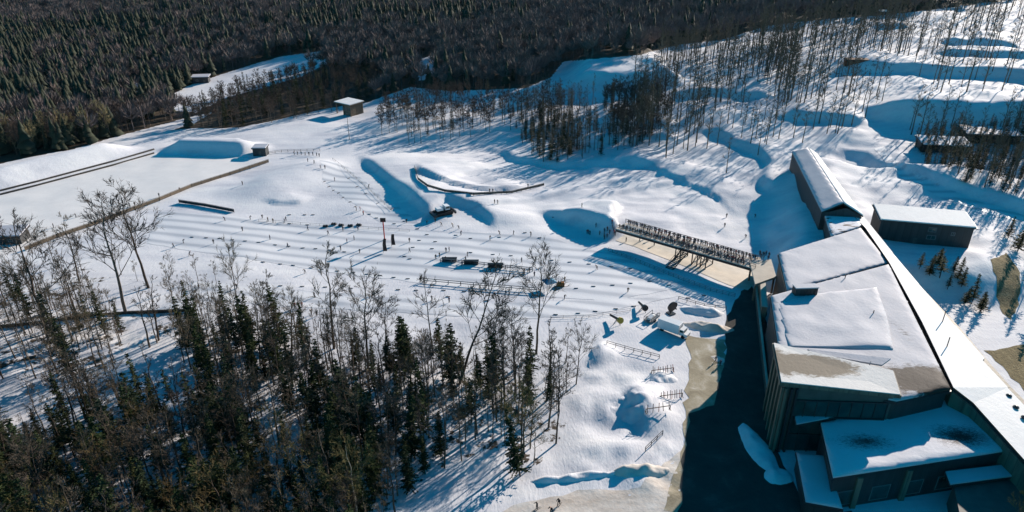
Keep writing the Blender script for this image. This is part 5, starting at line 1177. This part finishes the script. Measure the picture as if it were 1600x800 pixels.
# tent and gear at the right end of the barriers
p = T(858, 450); e = empty('tent', tuple(p), R(25), 'small blue pop up tent at the right end of the barrier rails', 'tent'); m = MB()
m.add([(-1.6, -1.6, 2.2), (1.6, -1.6, 2.2), (1.6, 1.6, 2.2), (-1.6, 1.6, 2.2), (0, 0, 3.1)], [(0, 1, 4), (1, 2, 4), (2, 3, 4), (3, 0, 4)]); m.box((0, 0, 2.1), (3.2, 3.2, .2)); m.build('roof', simple('blue_canvas', (.05, .22, .35), .7, .1), e)
for x in (-1.5, 1.5):
    for y_ in (-1.5, 1.5): m = MB(); m.bar((x, y_, -.1), (x, y_, 2.1), .08); m.build('leg', mTrim, e)
p = T(876, 447); m = MB(); m.box((0, 0, .5), (2, 1.2, .9)); m.box((.5, 0, 1.1), (.9, .9, .4)); o = m.build('orange_crate', simple('orange_plastic', (.30, .12, .03), .6, .2)); o.location = tuple(p); tag(o, 'brownish orange gear stack beside the blue tent', 'crate')
# ski racks / gear stacks near the yard
for i, (u, v, n_, lb) in enumerate(((1035, 582, 9, 'dark rack bristling with upright skis at the upper edge of the yard'), (1048, 622, 10, 'dark rack of upright skis on the snow terrace beside the yard'), (1028, 642, 5, 'small low rack of skis below the other racks'))):
    p = T(u, v); e = empty('ski_rack', tuple(p), R(12), lb, 'rack'); m = MB(); m.bar((-2.6, 0, .9), (2.6, 0, .9), .12); m.bar((-2.6, 0, 0), (-2.6, 0, .95), .12); m.bar((2.6, 0, 0), (2.6, 0, .95), .12); m.bar((-2.6, -.5, .05), (-2.6, .5, .05), .1); m.bar((2.6, -.5, .05), (2.6, .5, .05), .1); m.build('frame', mTimber, e)
    for k in range(n_):
        x = -2.4 + 4.8 * k / (n_ - 1) + pr.uniform(-.15, .15); m = MB(); m.bar((x, -.3, 0), (x + pr.uniform(-.15, .15), .12, pr.uniform(1.5, 2.0)), .12, .05); o = m.build('ski', JK[k % 3]); o.location = tuple(p); o.rotation_euler = (0, 0, R(12)); tag(o, 'upright ski leaning in the %s' % lb.replace('bristling with upright skis', '').replace('of upright skis ', '').replace('of skis ', '').replace('  ', ' '), 'ski', 'skis in the rack %d' % i if False else 'skis leaning in the %s rack' % ('upper', 'middle', 'low')[i])
# ------------------------------------------------------------------ snow mounds and rubble
def mound(u, v, rx, ry, rz_, h_, name='snow_pile', label=None, mat=mDirtySnow, seed=0, lump=.35):
    rs = np.random.RandomState(seed); p = T(u, v); n_ = 26; V = []; 
    gx, gy = np.meshgrid(np.linspace(-1.15, 1.15, n_), np.linspace(-1.15, 1.15, n_)); r_ = np.hypot(gx, gy)
    c_, s_ = math.cos(rz_), math.sin(rz_); wx_ = gx * rx; wy_ = gy * ry; X_ = p[0] + wx_ * c_ - wy_ * s_; Y_ = p[1] + wx_ * s_ + wy_ * c_
    rr = r_ + .35 * vnoise(X_, Y_, 3.1); hh = h_ * np.clip(1 - rr ** 2, -.12, 1) * (1 + lump * 2 * vnoise(X_ + 50, Y_, 1.6)) + lump * .5 * vnoise(X_, Y_, .8) * (rr < 1)
    Zg = interpZ(X_, Y_) + hh - .03
    idx = np.arange(n_ * n_).reshape(n_, n_); Fq = np.stack([idx[:-1, :-1], idx[:-1, 1:], idx[1:, 1:], idx[1:, :-1]], -1).reshape(-1, 4)
    me = npmesh(name, np.stack([X_ - p[0], Y_ - p[1], Zg], -1).reshape(-1, 3), Fq, mat); o = mobj(name, me); o.location = (p[0], p[1], 0); me.polygons.foreach_set('use_smooth', [True] * len(me.polygons))
    if label: tag(o, label, 'snow pile')
    else: o['kind'] = 'structure'
mound(1183, 700, 2.6, 7.5, .1, 1.2, label='long pale snow pile on the dark road in front of the lodge corner', mat=mGround, seed=1)
mound(1215, 745, 3, 2.2, 0, .8, label='small snow pile at the foot of the lodge corner', mat=mGround, seed=2)
mound(1108, 512, 6.0, 2.0, -.25, 1.3, label='lumpy dirty snow pile behind the sandy yard beside the truck', seed=3, lump=.6)
mound(1096, 486, 6.0, 2.2, -.3, 1.2, label='white snow pile between the fence and the dirty snow pile', mat=mGround, seed=4)
mound(1121, 563, 1.6, 2.2, 0, .12, label='thin patch of left over snow on the sandy yard', seed=5)
mound(990, 630, 5.5, 4.0, .8, 1.0, label='rough trampled snow bank left of the ski racks', mat=mGround, seed=6, lump=.8)
mound(1000, 735, 6, 1.6, .1, 1.0, label='ridge of dirty snow rubble along the bottom snow track', seed=7, lump=.7)
mound(1035, 590, 3.2, 2.6, 0, .5, label='round trampled snow heap at the left corner of the yard', mat=mGround, seed=8, lump=.5)
mound(905, 745, 9, 1.0, .12, .8, label='long snow bank bordering the track at the bottom of the photo', mat=mGround, seed=9, lump=.5)

# ------------------------------------------------------------------ thin winter haze
m = MB((0, 500, 0)); m.box((0, 500, 150), (3900, 3400, 420)); mh = bpy.data.materials.new('haze'); mh.use_nodes = True; n = mh.node_tree; n.nodes.clear()
pv_ = n.nodes.new('ShaderNodeVolumePrincipled'); pv_.inputs['Color'].default_value = (.72, .82, .95, 1); pv_.inputs['Density'].default_value = .00001; pv_.inputs['Anisotropy'].default_value = .2
n.links.new(pv_.outputs[0], n.nodes.new('ShaderNodeOutputMaterial').inputs['Volume'])
tag(m.build('haze', mh), kind='stuff')
scene.cycles.volume_bounces = 0
